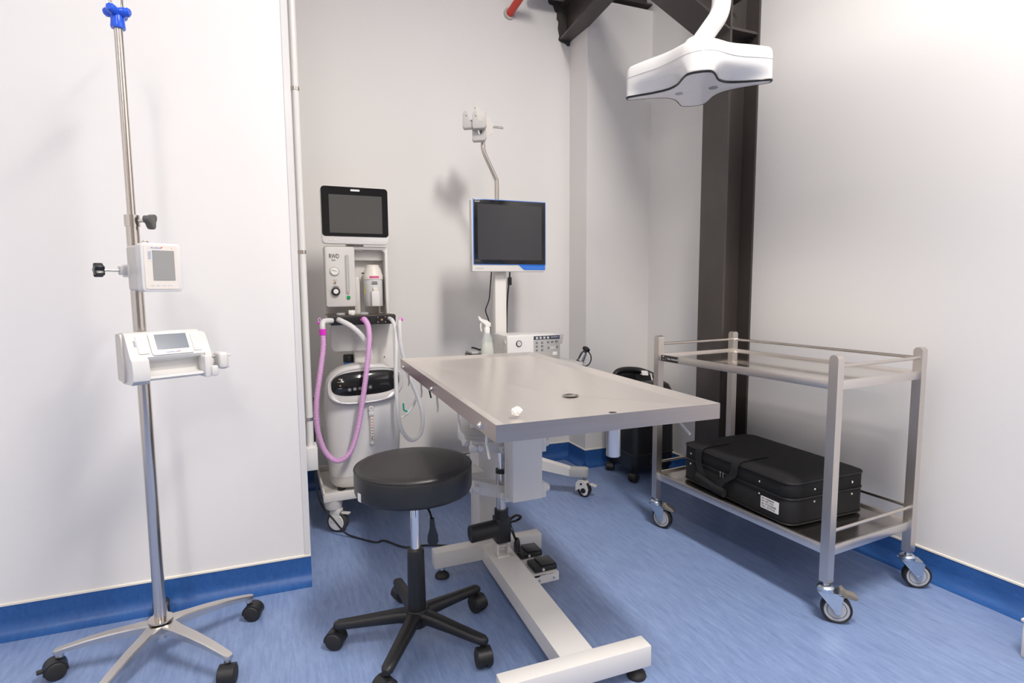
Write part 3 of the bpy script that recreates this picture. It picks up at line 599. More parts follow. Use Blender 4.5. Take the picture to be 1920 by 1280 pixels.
# wheeled tray base
m_ = MB(); m_.b2((0.165, 2.585, 0.158), (0.60, 3.02, 0.166)); tray = m_
tray.b2((0.160, 2.580, 0.156), (0.605, 2.590, 0.196), 0.003); tray.b2((0.160, 3.012, 0.156), (0.605, 3.022, 0.196), 0.003)
tray.b2((0.160, 2.580, 0.156), (0.170, 3.022, 0.196), 0.003); tray.b2((0.595, 2.580, 0.156), (0.605, 3.022, 0.196), 0.003)
tray = tray.build('base_tray', WPAINT, am)
def white_caster(x, y, ang):
    q = MB()
    q.loft([[(x+a*math.cos(t), y+a*math.sin(t), z) for t in [2*PI*k/20 for k in range(20)]] for a, z in ((0.036, 0.112), (0.038, 0.116), (0.044, 0.157))])
    q = q.build('castor_bracket', WPAINT, am)
    M = TR(x, y, 0) @ RZ(ang) @ TR(0.02, 0, 0)
    f_ = MB(M); f_.b2((-0.030, -0.022, 0.078), (0.018, 0.022, 0.112), 0.006); f_.b2((-0.03, -0.022, 0.045), (0.012, -0.017, 0.09), 0.002); f_.b2((-0.03, 0.017, 0.045), (0.012, 0.022, 0.09), 0.002); f_ = f_.build('castor', WPLAST, am)
    MB(M).lathe([(0, -0.016), (0.040, -0.016), (0.049, -0.012), (0.050, 0), (0.049, 0.012), (0.040, 0.016), (0, 0.016)], TR(0, 0, 0.050) @ RX(PI/2), 32).build('tyre', GREYP if False else mat('dark_tyre', (0.05, 0.05, 0.052), 0.5), f_)
    for s_ in (-1, 1): MB(M).lathe([(0, 0), (0.036, 0), (0.038, 0.002), (0.036, 0.0045), (0.012, 0.006), (0, 0.006)], TR(0, -s_*0.0155, 0.050) @ RX(s_*PI/2), 32).build('wheel_disc', WPLAST, f_)
    MB(M).b2((0.02, -0.012, 0.088), (0.062, 0.012, 0.096), 0.004).build('brake_pedal', LGREY, f_)
for (x, y, a) in ((0.205, 2.625, -35), (0.560, 2.80, -20), (0.205, 2.98, 20), (0.565, 2.98, 60)): white_caster(x, y, R(a))
# column
MB().b2((0.352, 2.86, 0.166), (0.548, 2.99, 1.00), 0.006).build('column', WPAINT, am)
MB().cyl((0.500, 2.861, 0.775), (0.500, 2.856, 0.775), 0.004, n=12).build('column_screw', NICKEL, am)
# upper housing
hs = MB(); hs.b2((0.226, 2.90, 0.995), (0.523, 2.94, 1.325), 0.004); hs.b2((0.226, 2.812, 1.312), (0.523, 2.92, 1.327), 0.004)
hs.b2((0.508, 2.812, 0.995), (0.523, 2.92, 1.318), 0.004)
hs.loft([[(0.508-0.02*(1-math.cos(t)), y, 1.312-0.02*(1-math.sin(t))) for t in [PI/2*k/6 for k in range(7)]]+[(0.508, y, 1.312)] for y in (2.815, 2.90)])
hs = hs.build('housing', WPAINT, am)
lp = MB().prism(rrect(0.137, 0.288, 0.010, cx=0.2925, cy=1.180), 0, 0.105, front(0, 2.905, 0), bev=0.003).build('gas_panel', LGREY, am)
FP = 2.7985
text('RWD', 0.030, front(0.2415, FP, 1.268) @ Matrix.Diagonal((0.68, 1, 1, 1)), 'logo', INK, lp)
text('R620', 0.0085, front(0.2535, FP, 1.256), 'model_number', INK, lp)
gz = MB().lathe([(0, 0), (0.0215, 0), (0.0215, 0.007), (0.0185, 0.009), (0.018, 0.006), (0, 0.006)], frame((0.266, 2.800, 1.208), (1, 0, 0), (0, 0, 1)), 32).build('pressure_gauge', SILVER, lp)
MB().prism(circ(0.0178, 28), 0.0055, 0.0066, frame((0.266, 2.800, 1.208), (1, 0, 0), (0, 0, 1))).build('dial', PAPER, gz)
MB(front(0.266, 2.7930, 1.208)).b2((-0.012, 0.001, 0), (-0.002, 0.0035, 0.0004)).build('green_arc', GREEN, gz, flatshade=True)
MB(front(0.266, 2.7930, 1.208) @ RZ(-0.15)).b2((-0.003, -0.001, 0), (0.009, 0.0005, 0.0006)).build('needle', INK, gz, flatshade=True)
MB().lathe([(0, 0), (0.005, 0), (0.0055, 0.006), (0.004, 0.009), (0, 0.009)], frame((0.266, 2.800, 1.153), (1, 0, 0), (0, 0, 1)), 16).build('power_lamp', BRASS, lp)
squiggle(front(0.256, FP, 1.163), 0.020, 0.003, INK, lp, seed=8)
kb = MB().lathe([(0, 0), (0.0205, 0), (0.0205, 0.012), (0.0185, 0.016), (0.013, 0.017), (0, 0.017)], frame((0.267, 2.800, 1.110), (1, 0, 0), (0, 0, 1)), 32).build('flow_knob', BLACKS, lp)
MB().lathe([(0, 0.016), (0.0118, 0.016), (0.0118, 0.020), (0.0105, 0.0215), (0, 0.0215)], frame((0.267, 2.800, 1.110), (1, 0, 0), (0, 0, 1)), 24).build('knob_cap', PAPER, kb)
MB().tube([(0.267+0.0245*math.cos(R(a)), 2.7985, 1.110+0.0245*math.sin(R(a))) for a in range(50, 130, 8)], 0.0011, 6).build('knob_scale', INK, lp)
# flow tube in its slot
MB().prism(rrect(0.019, 0.190, 0.0094, cx=0.3235, cy=1.190), -0.002, 0.0009, front(0, 2.800, 0)).build('flow_tube_slot', PGREY, lp)
ft = MB().cyl((0.3235, 2.798, 1.100), (0.3235, 2.798, 1.280), 0.0062, n=14).build('flow_tube', CLEARP, lp)
MB().b2((0.3205, 2.7965, 1.102), (0.3265, 2.7995, 1.112)).build('float', ORANGE, ft)
MB().lathe([(0, 0), (0.0085, 0), (0.009, 0.006), (0.007, 0.008), (0, 0.008)], frame((0.326, 2.800, 1.081), (1, 0, 0), (0, 0, 1)), 20).build('oxygen_button', GREEN, lp)
# recess shelf lip and vaporiser
MB().b2((0.362, 2.86, 1.262), (0.508, 2.90, 1.312), 0.002).build('recess_valance', LGREY, hs)
vp = MB().lathe([(0, 1.035), (0.044, 1.035), (0.046, 1.038), (0.046, 1.165), (0.048, 1.167), (0.048, 1.190), (0.045, 1.194), (0.043, 1.204), (0.036, 1.224), (0.031, 1.230), (0.031, 1.236), (0.028, 1.239), (0, 1.239)], TR(0.452, 2.845, 0), 36).build('vaporiser', mat('vaporiser_body', (0.66, 0.66, 0.655), 0.3), am)
MB().lathe([(0.0465, 1.166), (0.0485, 1.168), (0.0485, 1.190), (0.0455, 1.1945), (0.0435, 1.2045), (0.0365, 1.2245), (0.0315, 1.2305), (0.0315, 1.2365), (0.0285, 1.2395), (0.0001, 1.2395), (0.0001, 1.166)], TR(0.452, 2.845, 0), 36).build('vaporiser_dial', CREAM, vp)
def wrap_label(cx, cy, r, a0, a1, z0, z1, m, parent, name):
    q = MB(); n = 8
    q.loft([[(cx+r*math.sin(R(a0+(a1-a0)*k/n)), cy-r*math.cos(R(a0+(a1-a0)*k/n)), z) for k in range(n+1)] for z in (z0, z1)], (False, False), closed=False)
    return q.build(name, m, parent)
wrap_label(0.452, 2.845, 0.0489, -28, 28, 1.1725, 1.184, PINKL, vp, 'agent_label')
wrap_label(0.452, 2.845, 0.0464, -82, -62, 1.095, 1.140, YELLOW, vp, 'warning_label')
MB().b2((0.438, 2.7972, 1.143), (0.466, 2.7998, 1.157)).build('name_plate', INK, vp, flatshade=True)
text('RWD', 0.0125, front(0.452, 2.7968, 1.1455), 'logo', INKW, vp, align='CENTER')
fl = MB().b2((0.434, 2.782, 1.036), (0.472, 2.81, 1.110), 0.003).build('filler_block', WPLAST, vp)
MB().b2((0.442, 2.784, 1.108), (0.466, 2.806, 1.128), 0.004).build('filler_cap', CREAM, fl)
MB().b2((0.396, 2.835, 1.196), (0.412, 2.845, 1.201)).build('dial_stop', BLACKS, vp)
MB().b2((0.362, 2.87, 1.0), (0.392, 2.90, 1.18), 0.006).build('vaporiser_mount', WPAINT, hs)
# screen head
sh = MB().prism(rrect(0.312, 0.268, 0.018, cx=0.3695, cy=1.469), 0, 0.045, front(0, 2.83, 0), bev=0.006).build('screen_head', WGLOSS, am)
MB().prism(rrect(0.309, 0.232, 0.016, cx=0.3695, cy=1.4865), 0.044, 0.0462, front(0, 2.83, 0)).build('screen_bezel', GLASSB, sh)
MB().prism(rrect(0.246, 0.178, 0.001, cx=0.3725, cy=1.476), 0.046, 0.0470, front(0, 2.83, 0)).build('screen', SCR_GREY, sh)
MB().prism(rrect(0.043, 0.009, 0.003, cx=0.371, cy=1.588), 0.046, 0.0474, front(0, 2.83, 0)).build('alarm_lamp', INKW, sh)
for q in range(2): MB().prism(circ(0.005, 12, 0.251+q*0.022, 1.354), 0.0445, 0.0468, front(0, 2.83, 0)).build('touch_key', CREAM, sh)
MB().b2((0.33, 2.83, 1.31), (0.41, 2.90, 1.42), 0.004).build('screen_mount', WPAINT, am)
# black manifold
mf = MB(); mf.b2((0.233, 2.715, 0.952), (0.535, 2.90, 0.995), 0.002); mf = mf.build('manifold_block', BLACKS, am)
MB().b2((0.222, 2.72, 0.995), (0.53, 2.90, 0.9985)).build('manifold_plate', mat('bronze_plate', (0.14, 0.115, 0.095), 0.3, 0.6), mf)
for (x, r_) in ((0.283, 0.020), (0.392, 0.020)):
    MB().lathe([(0, 0.9985), (r_, 0.9985), (r_, 1.006), (r_*0.85, 1.009), (0, 1.009)], TR(x, 2.755, 0), 24).build('valve_dome', CLEARP, mf)
MB().b2((0.318, 2.745, 1.0), (0.348, 2.765, 1.020), 0.002).build('valve_tag', PAPER, mf)
MB().lathe([(0, 0.998), (0.011, 0.998), (0.009, 1.006), (0, 1.006)], TR(0.333, 2.735, 0), 16).build('valve_stem', LGREY, mf)
cpx = MB().prism(rrect(0.048, 0.034, 0.003, cx=0.466, cy=0.974), 0, 0.004, front(0, 2.715, 0)).build('connector_plate', BLACKS, mf)
MB().cyl((0.466, 2.712, 0.974), (0.466, 2.703, 0.974), 0.005, n=12).build('connector_nipple', BRASS, cpx)
for (x, z) in ((0.448, 0.962), (0.484, 0.962), (0.448, 0.986), (0.484, 0.986)): MB().cyl((x, 2.712, z), (x, 2.709, z), 0.003, n=10).build('screw', NICKEL, cpx)
# canister holder outline under the manifold
can = MB().prism(rrect(0.185, 0.135, 0.028, cx=0.333, cy=0.885), 0, 0.006, front(0, 2.83, 0)).build('absorber_canister', CLEARP, am)
m_ = MB(); m_.tube([Vector((p[0], 2.826, p[1])) for p in rrect(0.186, 0.136, 0.028, cx=0.333, cy=0.885)], 0.0016, 6, loop=True); m_.build('canister_rim', GREYP, can)
MB().cyl((0.352, 2.82, 0.885), (0.352, 2.82, 0.955), 0.009, n=14).build('drain_tube', CLEARP, can)
# breathing circuit
def corrugated(pts, r, pitch, m, parent, name, amp=0.12, n=14):
    P = spline(pts, 24); L = [0]
    for a, b in zip(P, P[1:]): L.append(L[-1]+(b-a).length)
    tot = L[-1]; K = int(tot/pitch*4); out = []; j = 0
    for k in range(K+1):
        d = tot*k/K
        while j < len(L)-2 and L[j+1] < d: j += 1
        t = (d-L[j])/max(1e-9, L[j+1]-L[j]); out.append(P[j].lerp(P[j+1], t))
    rr = [r*(1-amp*0.5*(1-math.cos(2*PI*k/4))) for k in range(K+1)]
    return MB().tube(out, rr, n).build(name, m, parent, ang=80)
elb = MB(); elb.tube(spline([(0.240, 2.72, 0.975), (0.205, 2.70, 0.975), (0.194, 2.69, 0.966), (0.1925, 2.68, 0.95), (0.1925, 2.68, 0.936)], 6), 0.0125, 16); elb = elb.build('hose_elbow', CLEAR, am)
MB().cyl((0.1925, 2.68, 0.913), (0.1925, 2.68, 0.940), 0.0155, n=20).build('magenta_cuff', MAGENTA, elb)
MB().tube([(0.180+0.006*math.cos(a), 2.675, 0.982+0.009*math.sin(a)) for a in [2*PI*k/12 for k in range(12)]], 0.0022, 6, loop=True).build('cuff_cap_ring', PINK, elb)
MB().ball((0.1745, 2.674, 0.968), (0.005, 0.005, 0.007), n=10).build('cuff_cap', MAGENTA, elb)
corrugated([(0.1925, 2.68, 0.915), (0.190, 2.665, 0.85), (0.168, 2.63, 0.73), (0.147, 2.60, 0.604), (0.149, 2.59, 0.485), (0.178, 2.585, 0.388), (0.227, 2.58, 0.345), (0.281, 2.58, 0.374), (0.320, 2.585, 0.475), (0.350, 2.59, 0.623), (0.373, 2.60, 0.758), (0.391, 2.62, 0.881), (0.393, 2.650, 0.945), (0.385, 2.69, 0.974), (0.380, 2.716, 0.976)], 0.0134, 0.0066, PINK, am, 'pink_breathing_hose', amp=0.2)
MB().cyl((0.381, 2.716, 0.976), (0.383, 2.700, 0.976), 0.0145, n=18).build('hose_cuff', MAGENTA, am)
corrugated([(0.268, 2.716, 0.978), (0.28, 2.695, 0.972), (0.320, 2.67, 0.948), (0.362, 2.665, 0.905), (0.392, 2.665, 0.85), (0.402, 2.67, 0.80)], 0.0125, 0.006, CLEAR, am, 'white_breathing_hose', amp=0.05)
MB().cyl((0.259, 2.716, 0.978), (0.259, 2.708, 0.978), 0.005, n=12).build('hose_port', NICKEL, am)
MB().cyl((0.368, 2.716, 0.976), (0.368, 2.708, 0.976), 0.004, n=12).build('hose_port', NICKEL, am)
MB().tube(spline([(0.504, 2.716, 0.978), (0.512, 2.68, 0.968), (0.520, 2.65, 0.93), (0.517, 2.63, 0.85), (0.510, 2.62, 0.724), (0.510, 2.615, 0.60), (0.515, 2.615, 0.505), (0.535, 2.62, 0.435), (0.580, 2.64, 0.385), (0.632, 2.66, 0.410), (0.645, 2.67, 0.50), (0.620, 2.67, 0.60), (0.572, 2.65, 0.72), (0.540, 2.63, 0.85), (0.533, 2.62, 0.93), (0.534, 2.62, 0.975)], 10), 0.0098, 14).build('white_breathing_hose', CLEAR, am)
MB().tube(spline([(0.540, 2.64, 0.96), (0.548, 2.66, 0.85), (0.570, 2.68, 0.74), (0.615, 2.70, 0.66), (0.625, 2.71, 0.58), (0.59, 2.71, 0.515), (0.55, 2.71, 0.485)], 8), 0.006, 10).build('thin_gas_tube', CLEAR, am)
tp = MB().tube([(0.537+0.0055*math.cos(a), 2.618, 0.982+0.009*math.sin(a)) for a in [2*PI*k/12 for k in range(12)]], 0.002, 6, loop=True).build('cuff_cap_ring', PINK, am)
MB().ball((0.545, 2.618, 0.976), (0.005, 0.005, 0.007), n=10).build('cuff_cap', MAGENTA, tp)
MB().tube(spline([(0.556, 2.69, 0.56), (0.557, 2.69, 0.53), (0.565, 2.69, 0.522), (0.575, 2.69, 0.517)], 4), 0.0042, 8).build('teal_clip', TEAL, am)
# blue tin behind
bt = thing('blue_canister', 'small blue can with black lid behind the anaesthesia machine post', 'can', (0.327, 3.02, 0.62))
MB().lathe([(0, 0.56), (0.028, 0.56), (0.028, 0.752), (0, 0.752)], TR(0.333, 2.925, 0), 24).build('body', BLUET, bt)
MB().lathe([(0, 0.752), (0.030, 0.752), (0.030, 0.782), (0.026, 0.789), (0, 0.789)], TR(0.333, 2.925, 0), 24).build('lid', BLACKS, bt)
MB().b2((0.285, 2.86, 0.545), (0.40, 2.985, 0.56), 0.002).build('can_bracket', WPAINT, am)
bt.location = (0.333, 2.925, 0.56)
for c in bt.children: c.data.transform(TR(0.327-0.333, 3.02-2.925, 0.62-0.56))

# ------------------------------------------------------------------ oxygen concentrator
oc = thing('oxygen_concentrator', 'tall white oxygen concentrator with oval black control panel standing on the tray', 'oxygen concentrator', (0.362, 2.75, 0.166))
def ring_oc(z):
    t = (z-0.235)/(0.765-0.235)
    hw = 0.165+0.017*math.sin(PI*min(1, t*1.05))
    if z > 0.66:
        q = (z-0.66)/0.105; hw *= max(0.0, 1-abs(q)**2.6)**(1/2.6) if q < 1 else 0.02
    yf = 2.655+0.03*max(0, (z-0.60)/0.165)**1.5; yb = 2.86
    if z > 0.70: yb -= 0.06*((z-0.70)/0.065)**2
    cy = (yf+yb)/2; hy = (yb-yf)/2; out = []
    cxx = 0.3665+0.012*max(0, (z-0.62)/0.145)
    for k in range(40):
        a = 2*PI*k/40; c, s_ = math.cos(a), math.sin(a); e_ = 0.55
        out.append((cxx+hw*math.copysign(abs(c)**e_, c), cy+hy*math.copysign(abs(s_)**(e_ if s_ > 0 else 0.8), s_), z))
    return out
zs = [0.235, 0.25, 0.32, 0.42, 0.52, 0.60, 0.65, 0.68, 0.705, 0.725, 0.742, 0.754, 0.761, 0.764]
MB().loft([ring_oc(z) for z in zs]).build('shell', WGLOSS, oc, ang=60)
MB().loft([[(0.3625+(p[0]-0.3625)*s_, 2.755+(p[1]-2.755)*s_, z) for p in ring_oc(0.235)] for s_, z in ((0.90, 0.182), (0.955, 0.190), (0.985, 0.21), (0.985, 0.236))]).build('base_skirt', LGREY, oc, ang=60)
for (x, y) in ((0.25, 2.70), (0.47, 2.70), (0.25, 2.81), (0.47, 2.81)):
    MB().lathe([(0, 0.166), (0.018, 0.166), (0.016, 0.185), (0, 0.185)], TR(x, y, 0), 16).build('rubber_foot', BLACKS, oc)
# oval bezel and panel, leaning back with the front of the shell
def oval(cx, cz, a, b, n=48, skew=0.0, e_=0.8):
    return [(cx+a*math.copysign(abs(math.cos(t))**e_, math.cos(t)), cz+b*math.copysign(abs(math.sin(t))**e_, math.sin(t))+skew*math.cos(t)) for t in [2*PI*k/n for k in range(n)]]
MO = TR(0, 2.648, 0.675) @ RX(R(-10)) @ TR(0, 0, -0.675)
def on_front(p, d): return MO @ Vector((p[0], -d, p[1]))
bz = MB().loft([[on_front(p, d) for p in oval(0.373, 0.672, 0.174*s_, 0.084*s_, skew=0.010, e_=0.70)] for s_, d in ((1.0, -0.03), (1.0, 0.000), (0.985, 0.005), (0.955, 0.006), (0.93, 0.001))]).build('panel_bezel', SILVER, oc, ang=60)
pn = MB().loft([[on_front(p, d) for p in oval(0.373, 0.683, 0.156*s_, 0.056*s_, skew=0.007, e_=0.66)] for s_, d in ((1.0, -0.002), (1.0, 0.0025), (0.985, 0.0038))]).build('control_panel', GLASSB, oc, ang=60)
MF = MO @ frame((0, 0, 0), (1, 0, 0), (0, 0, 1))
for (x, z) in ((0.254, 0.706), (0.256, 0.676)):
    MB(MF).lathe([(0, 0.003), (0.0055, 0.003), (0.0055, 0.012), (0.004, 0.016), (0, 0.016)], TR(x, z, 0), 14).build('outlet_nipple', BRASS, pn)
    squiggle(MF @ TR(x-0.008, z-0.014, 0.0041), 0.016, 0.003, INKW, pn, seed=int(z*1000))
for q in range(5):
    x = 0.298+q*0.0235; z = 0.655+q*0.0015
    MB(MF).tube([(x+0.0065*math.cos(a), z+0.0065*math.sin(a), 0.0042) for a in [2*PI*k/16 for k in range(16)]], 0.0006, 5, loop=True).build('key_ring', INKW, pn)
    MB(MF).b2((x-0.003, z-0.0015, 0.0036), (x+0.003, z+0.0015, 0.0044)).build('key_symbol', INKW, pn, flatshade=True)
# flow meter
fm = MB().b2((0.382, 2.640, 0.395), (0.405, 2.66, 0.555), 0.004).build('flow_meter', CLEARP, oc)
MB().b2((0.3885, 2.6375, 0.412), (0.4015, 2.640, 0.520)).build('flow_scale', CREAM, fm, flatshade=True)
for q in range(7): MB().b2((0.390, 2.6368, 0.425+q*0.0135), (0.400, 2.6373, 0.4275+q*0.0135)).build('scale_mark', INK if q < 4 else ORANGE, fm, flatshade=True)
MB().ball((0.393, 2.6365, 0.417), 0.003, n=10).build('float', INK, fm)
MB().lathe([(0, 0), (0.013, 0), (0.013, 0.012), (0.010, 0.016), (0.006, 0.016), (0.005, 0.012), (0, 0.012)], frame((0.392, 2.655, 0.558), (1, 0, 0), (0, 0, 1)), 24).build('flow_valve', WGLOSS, fm)
MB().b2((0.381, 2.636, 0.525), (0.406, 2.66, 0.545), 0.003).build('meter_cap', WGLOSS, fm)
MB().lathe([(0, 0), (0.0105, 0), (0.0105, 0.012), (0.007, 0.016), (0, 0.016)], frame((0.394, 2.655, 0.392), (1, 0, 0), (0, 0, 1)), 24).build('meter_foot', WGLOSS, fm)

# ------------------------------------------------------------------ monitor trolley
mt = thing('monitor_trolley', 'white wheeled trolley with post and bent scope-holder pole behind the operating table', 'trolley', (1.10, 2.77, 0))
MB().b2((1.068, 2.745, 0.12), (1.132, 2.80, 1.36), 0.004).build('post', WPAINT, mt)
MB().b2((1.03, 2.70, 0.165), (1.17, 2.84, 0.265), 0.006).build('base_hub', WPAINT, mt)
def tleg(x1, y1, ang):
    p0, p1 = Vector((1.10, 2.77, 0)), Vector((x1, y1, 0)); d = p1-p0; L = d.length; M = frame(p0, d, Vector((0, 0, 1)).cross(d))
    lg = MB(M).loft([[(t, -w_, z0), (t, w_, z0), (t, w_, z1), (t, -w_, z1)] for t, w_, z0, z1 in ((0.0, 0.03, 0.185, 0.255), (L-0.075, 0.027, 0.112, 0.154))]).build('base_leg', WPAINT, mt)
    MB(M).prism([(L-0.08, -0.0285), (L-0.005, -0.0285)]+[(L-0.005+0.0285*math.sin(t), -0.0285*math.cos(t)) for t in [PI*k/10 for k in range(1, 10)]]+[(L-0.005, 0.0285), (L-0.08, 0.0285)], 0.108, 0.154, bev=0.004).build('leg_cap', GREYP, lg)
    x, y = (M @ Vector((L-0.015, 0, 0))).xy
    C = TR(x, y, 0) @ RZ(ang)
    MB(C).cyl((0, 0, 0.088), (0, 0, 0.11), 0.008, n=12).build('castor_stem', ZINC, mt)
    hood = [(-0.026, 0.03), (-0.024, 0.075), (-0.010, 0.092), (0.012, 0.092), (0.034, 0.076), (0.046, 0.045), (0.040, 0.018), (0.024, 0.010), (0.010, 0.020), (-0.004, 0.045)]
    MM = Matrix(((1, 0, 0, 0), (0, 0, -1, 0), (0, 1, 0, 0), (0, 0, 0, 1)))
    ho = MB(C); 
    ho.prism(hood, -0.024, -0.019, MM); ho.prism(hood, 0.019, 0.024, MM); ho.prism([(-0.025, 0.062), (-0.024, 0.075), (-0.010, 0.092), (0.012, 0.092), (0.034, 0.076), (0.030, 0.071), (0.01, 0.083), (-0.008, 0.083)], -0.02, 0.02, MM)
    ho = ho.build('castor', WPLAST, mt)
    MB(C).lathe([(0, -0.016), (0.032, -0.016), (0.036, -0.012), (0.037, 0), (0.036, 0.012), (0.032, 0.016), (0, 0.016)], TR(0.018, 0, 0.037) @ RX(PI/2), 28).build('wheel', RUBBER, ho)
    for s_ in (-1, 1):
        MB(C).cyl((0.018, s_*0.024, 0.037), (0.018, s_*0.0255, 0.037), 0.014, n=20).build('axle_cap', BLACKS, ho)
        MB(C).cyl((0.006, s_*0.024, 0.072), (0.006, s_*0.0252, 0.072), 0.006, n=16).build('rivet', BLACKS, ho)
    MB(C).b2((0.030, -0.014, 0.078), (0.068, 0.014, 0.086), 0.003, M=RY(R(14))).build('brake_pedal', LGREY, ho)
tleg(1.49, 2.535, R(-50)); tleg(0.74, 2.86, R(200)); tleg(0.84, 3.04, R(100)); tleg(1.19, 3.04, R(80))
MB().b2((0.85, 2.43, 0.728), (1.42, 2.80, 0.745), 0.004).build('shelf', WPAINT, mt)
MB().b2((1.06, 2.60, 0.68), (1.14, 2.78, 0.728), 0.004).build('shelf_bracket', WPAINT, mt)
# bent scope pole
MB().tube([(1.103, 2.80, 1.33)]+spline([(1.103, 2.80, 1.60), (1.103, 2.80, 1.675), (1.096, 2.80, 1.70), (1.045, 2.80, 1.80), (1.031, 2.80, 1.835), (1.028, 2.80, 1.87), (1.028, 2.80, 2.0)], 6), 0.0115, 16).build('scope_pole', NICKEL, mt)
hp = MB(); MM = front(0, 2.786, 0)
hp.prism([(0.985, 2.045), (0.995, 2.045), (1.080, 1.968), (1.082, 1.955), (1.05, 1.895), (1.02, 1.885), (0.998, 1.94), (0.980, 1.99)], 0, 0.003, MM)
hp.prism([(0.985, 2.045), (0.995, 2.048), (1.085, 1.968), (1.080, 1.962), (0.99, 2.038)], -0.02, 0.0, MM)
hp = hp.build('holder_plate', mat('ivory_paint', (0.66, 0.635, 0.60), 0.4), mt)
MB().cyl((1.035, 2.80, 1.958), (1.142, 2.80, 1.958), 0.0055, n=12).build('holder_rod', NICKEL, hp)
for (x, z) in ((1.002, 1.972), (1.008, 1.962), (1.075, 1.925), (1.073, 1.912)): MB().cyl((x, 2.784, z), (x, 2.780, z), 0.0032, n=10).build('screw', NICKEL, hp)
def cradle(x, y, z, rz):
    M = TR(x, y, z) @ RZ(R(rz)); q = MB(M)
    out = [(-0.034, 0.03), (-0.026, 0.046), (-0.014, 0.044), (-0.008, 0.020), (-0.004, -0.004), (0.010, -0.008), (0.018, 0.012), (0.022, 0.036), (0.034, 0.040), (0.036, -0.02), (0.028, -0.034), (-0.030, -0.038), (-0.036, -0.028)]
    q.prism(out, -0.022, 0.022, frame((0, 0, 0), (1, 0, 0), (0, 0, 1)), bev=0.003)
    c = q.build('scope_cradle', mat('cradle_grey', (0.50, 0.485, 0.47), 0.4), hp)
    MB(M).cyl((-0.018, -0.022, 0.022), (-0.018, -0.0235, 0.022), 0.0028, n=10).build('cradle_screw', HOLE, c)
cradle(0.945, 2.76, 1.960, -20); cradle(0.985, 2.73, 1.955, -20); cradle(0.998, 2.77, 1.905, -20)
MB().b2((0.94, 2.775, 1.95), (1.03, 2.79, 1.975), 0.003).build('cradle_rail', mat('cradle_grey', (0.5, 0.485, 0.47), 0.4), hp)
# display
ds = thing('display_monitor', 'square flat display with dark screen and blue edge mounted on the trolley post', 'monitor', (1.13, 2.745, 1.225))
body = MB(); body.b2((0.925, 2.695, 1.205), (1.335, 2.735, 1.567), 0.006); body.b2((1.02, 2.735, 1.27), (1.24, 2.745, 1.50), 0.004)
body = body.build('case', WPAINT, ds)
MB().b2((0.931, 2.690, 1.240), (1.337, 2.7, 1.569), 0.002).build('blue_edge', BLUET, ds)
bzl = MB().b2((0.9345, 2.6885, 1.2435), (1.3335, 2.695, 1.5655), 0.001).build('bezel', GLASSB, ds)
MB().b2((0.954, 2.6880, 1.265), (1.312, 2.690, 1.544)).build('screen', SCR_DARK, bzl)
MB(front(0, 2.6945, 0)).prism([(1.18, 1.240), (1.335, 1.240), (1.335, 1.214), (1.212, 1.214)], 0, 0.0012).build('button_strip', BLUET, ds)
squiggle(front(0.945, 2.6945, 1.218), 0.040, 0.008, GREYP, ds, seed=11)
squiggle(front(0.940, 2.6878, 1.553), 0.026, 0.006, INKW, bzl, seed=12)
for q in range(6): MB(front(1.232+q*0.016, 2.6932, 1.226)).b2((0, 0, 0), (0.004, 0.0015, 0.0004)).build('button_mark', LGREY, ds, flatshade=True)
# monitor cables
tag(MB().tube(spline([(1.054, 2.76, 1.215), (1.047, 2.765, 1.12), (1.042, 2.77, 1.06), (1.022, 2.77, 1.005), (1.035, 2.77, 0.96), (1.048, 2.775, 0.90), (1.045, 2.785, 0.78), (1.05, 2.775, 0.7455)], 6), 0.0035, 8).build('monitor_cable', BLACKS), 'thin kinked black cable hanging left of the trolley post', 'cable')
wc = thing('power_lead', 'straight black lead with moulded plug hanging right of the trolley post', 'cable', (1.15, 2.78, 0.75))
MB().tube(spline([(1.158, 2.76, 1.215), (1.158, 2.765, 1.17), (1.148, 2.768, 1.08), (1.142, 2.77, 0.95), (1.142, 2.775, 0.745)], 6), 0.0045, 8).build('lead', BLACKS, wc)
MB().b2((1.148, 2.755, 1.135), (1.168, 2.773, 1.178), 0.004).build('plug', BLACKS, wc)

# ------------------------------------------------------------------ endoscope processor box
bx = thing('endoscopy_processor', 'white boxy light source with grey keypad on the trolley shelf behind the table', 'medical device', (1.20, 2.62, 0.745), R(2))
B0, B1, BF, BB, BZ0, BZ1 = 1.052, 1.352, 2.548, 2.735, 0.750, 0.884
MB().b2((B0, BF, BZ0), (B1, BB, BZ1), 0.006, 3).build('case', WPLAST, bx)
sk = MB().prism(circ(0.0155, 28), 0, 0.004, front(1.115, BF-0.0005, 0.842)).build('light_socket', BLACKS, bx)
MB().lathe([(0, 0.003), (0.012, 0.003), (0.012, 0.006), (0.010, 0.0075), (0, 0.0065)], front(1.115, BF-0.0005, 0.842), 24).build('socket_insert', SILVER, sk)
kp2 = MB().b2((1.197, BF-0.0025, 0.756), (1.346, BF+0.001, 0.876), 0.001).build('keypad', PGREY, bx)
MB().b2((1.1975, BF-0.0032, 0.8575), (1.3455, BF-0.002, 0.876)).build('keypad_header', NAVY, kp2, flatshade=True)
for q in range(4):
    MB().b2((1.208+q*0.021, BF-0.0038, 0.8605), (1.221+q*0.021, BF-0.003, 0.8725)).build('header_icon', PGREY, kp2, flatshade=True)
    MB().b2((1.211+q*0.021, BF-0.0042, 0.863), (1.217+q*0.021, BF-0.0036, 0.868)).build('icon_glyph', INKW, kp2, flatshade=True)
squiggle(front(1.293, BF-0.0033, 0.866), 0.045, 0.0055, INKW, kp2, seed=21, n=11)
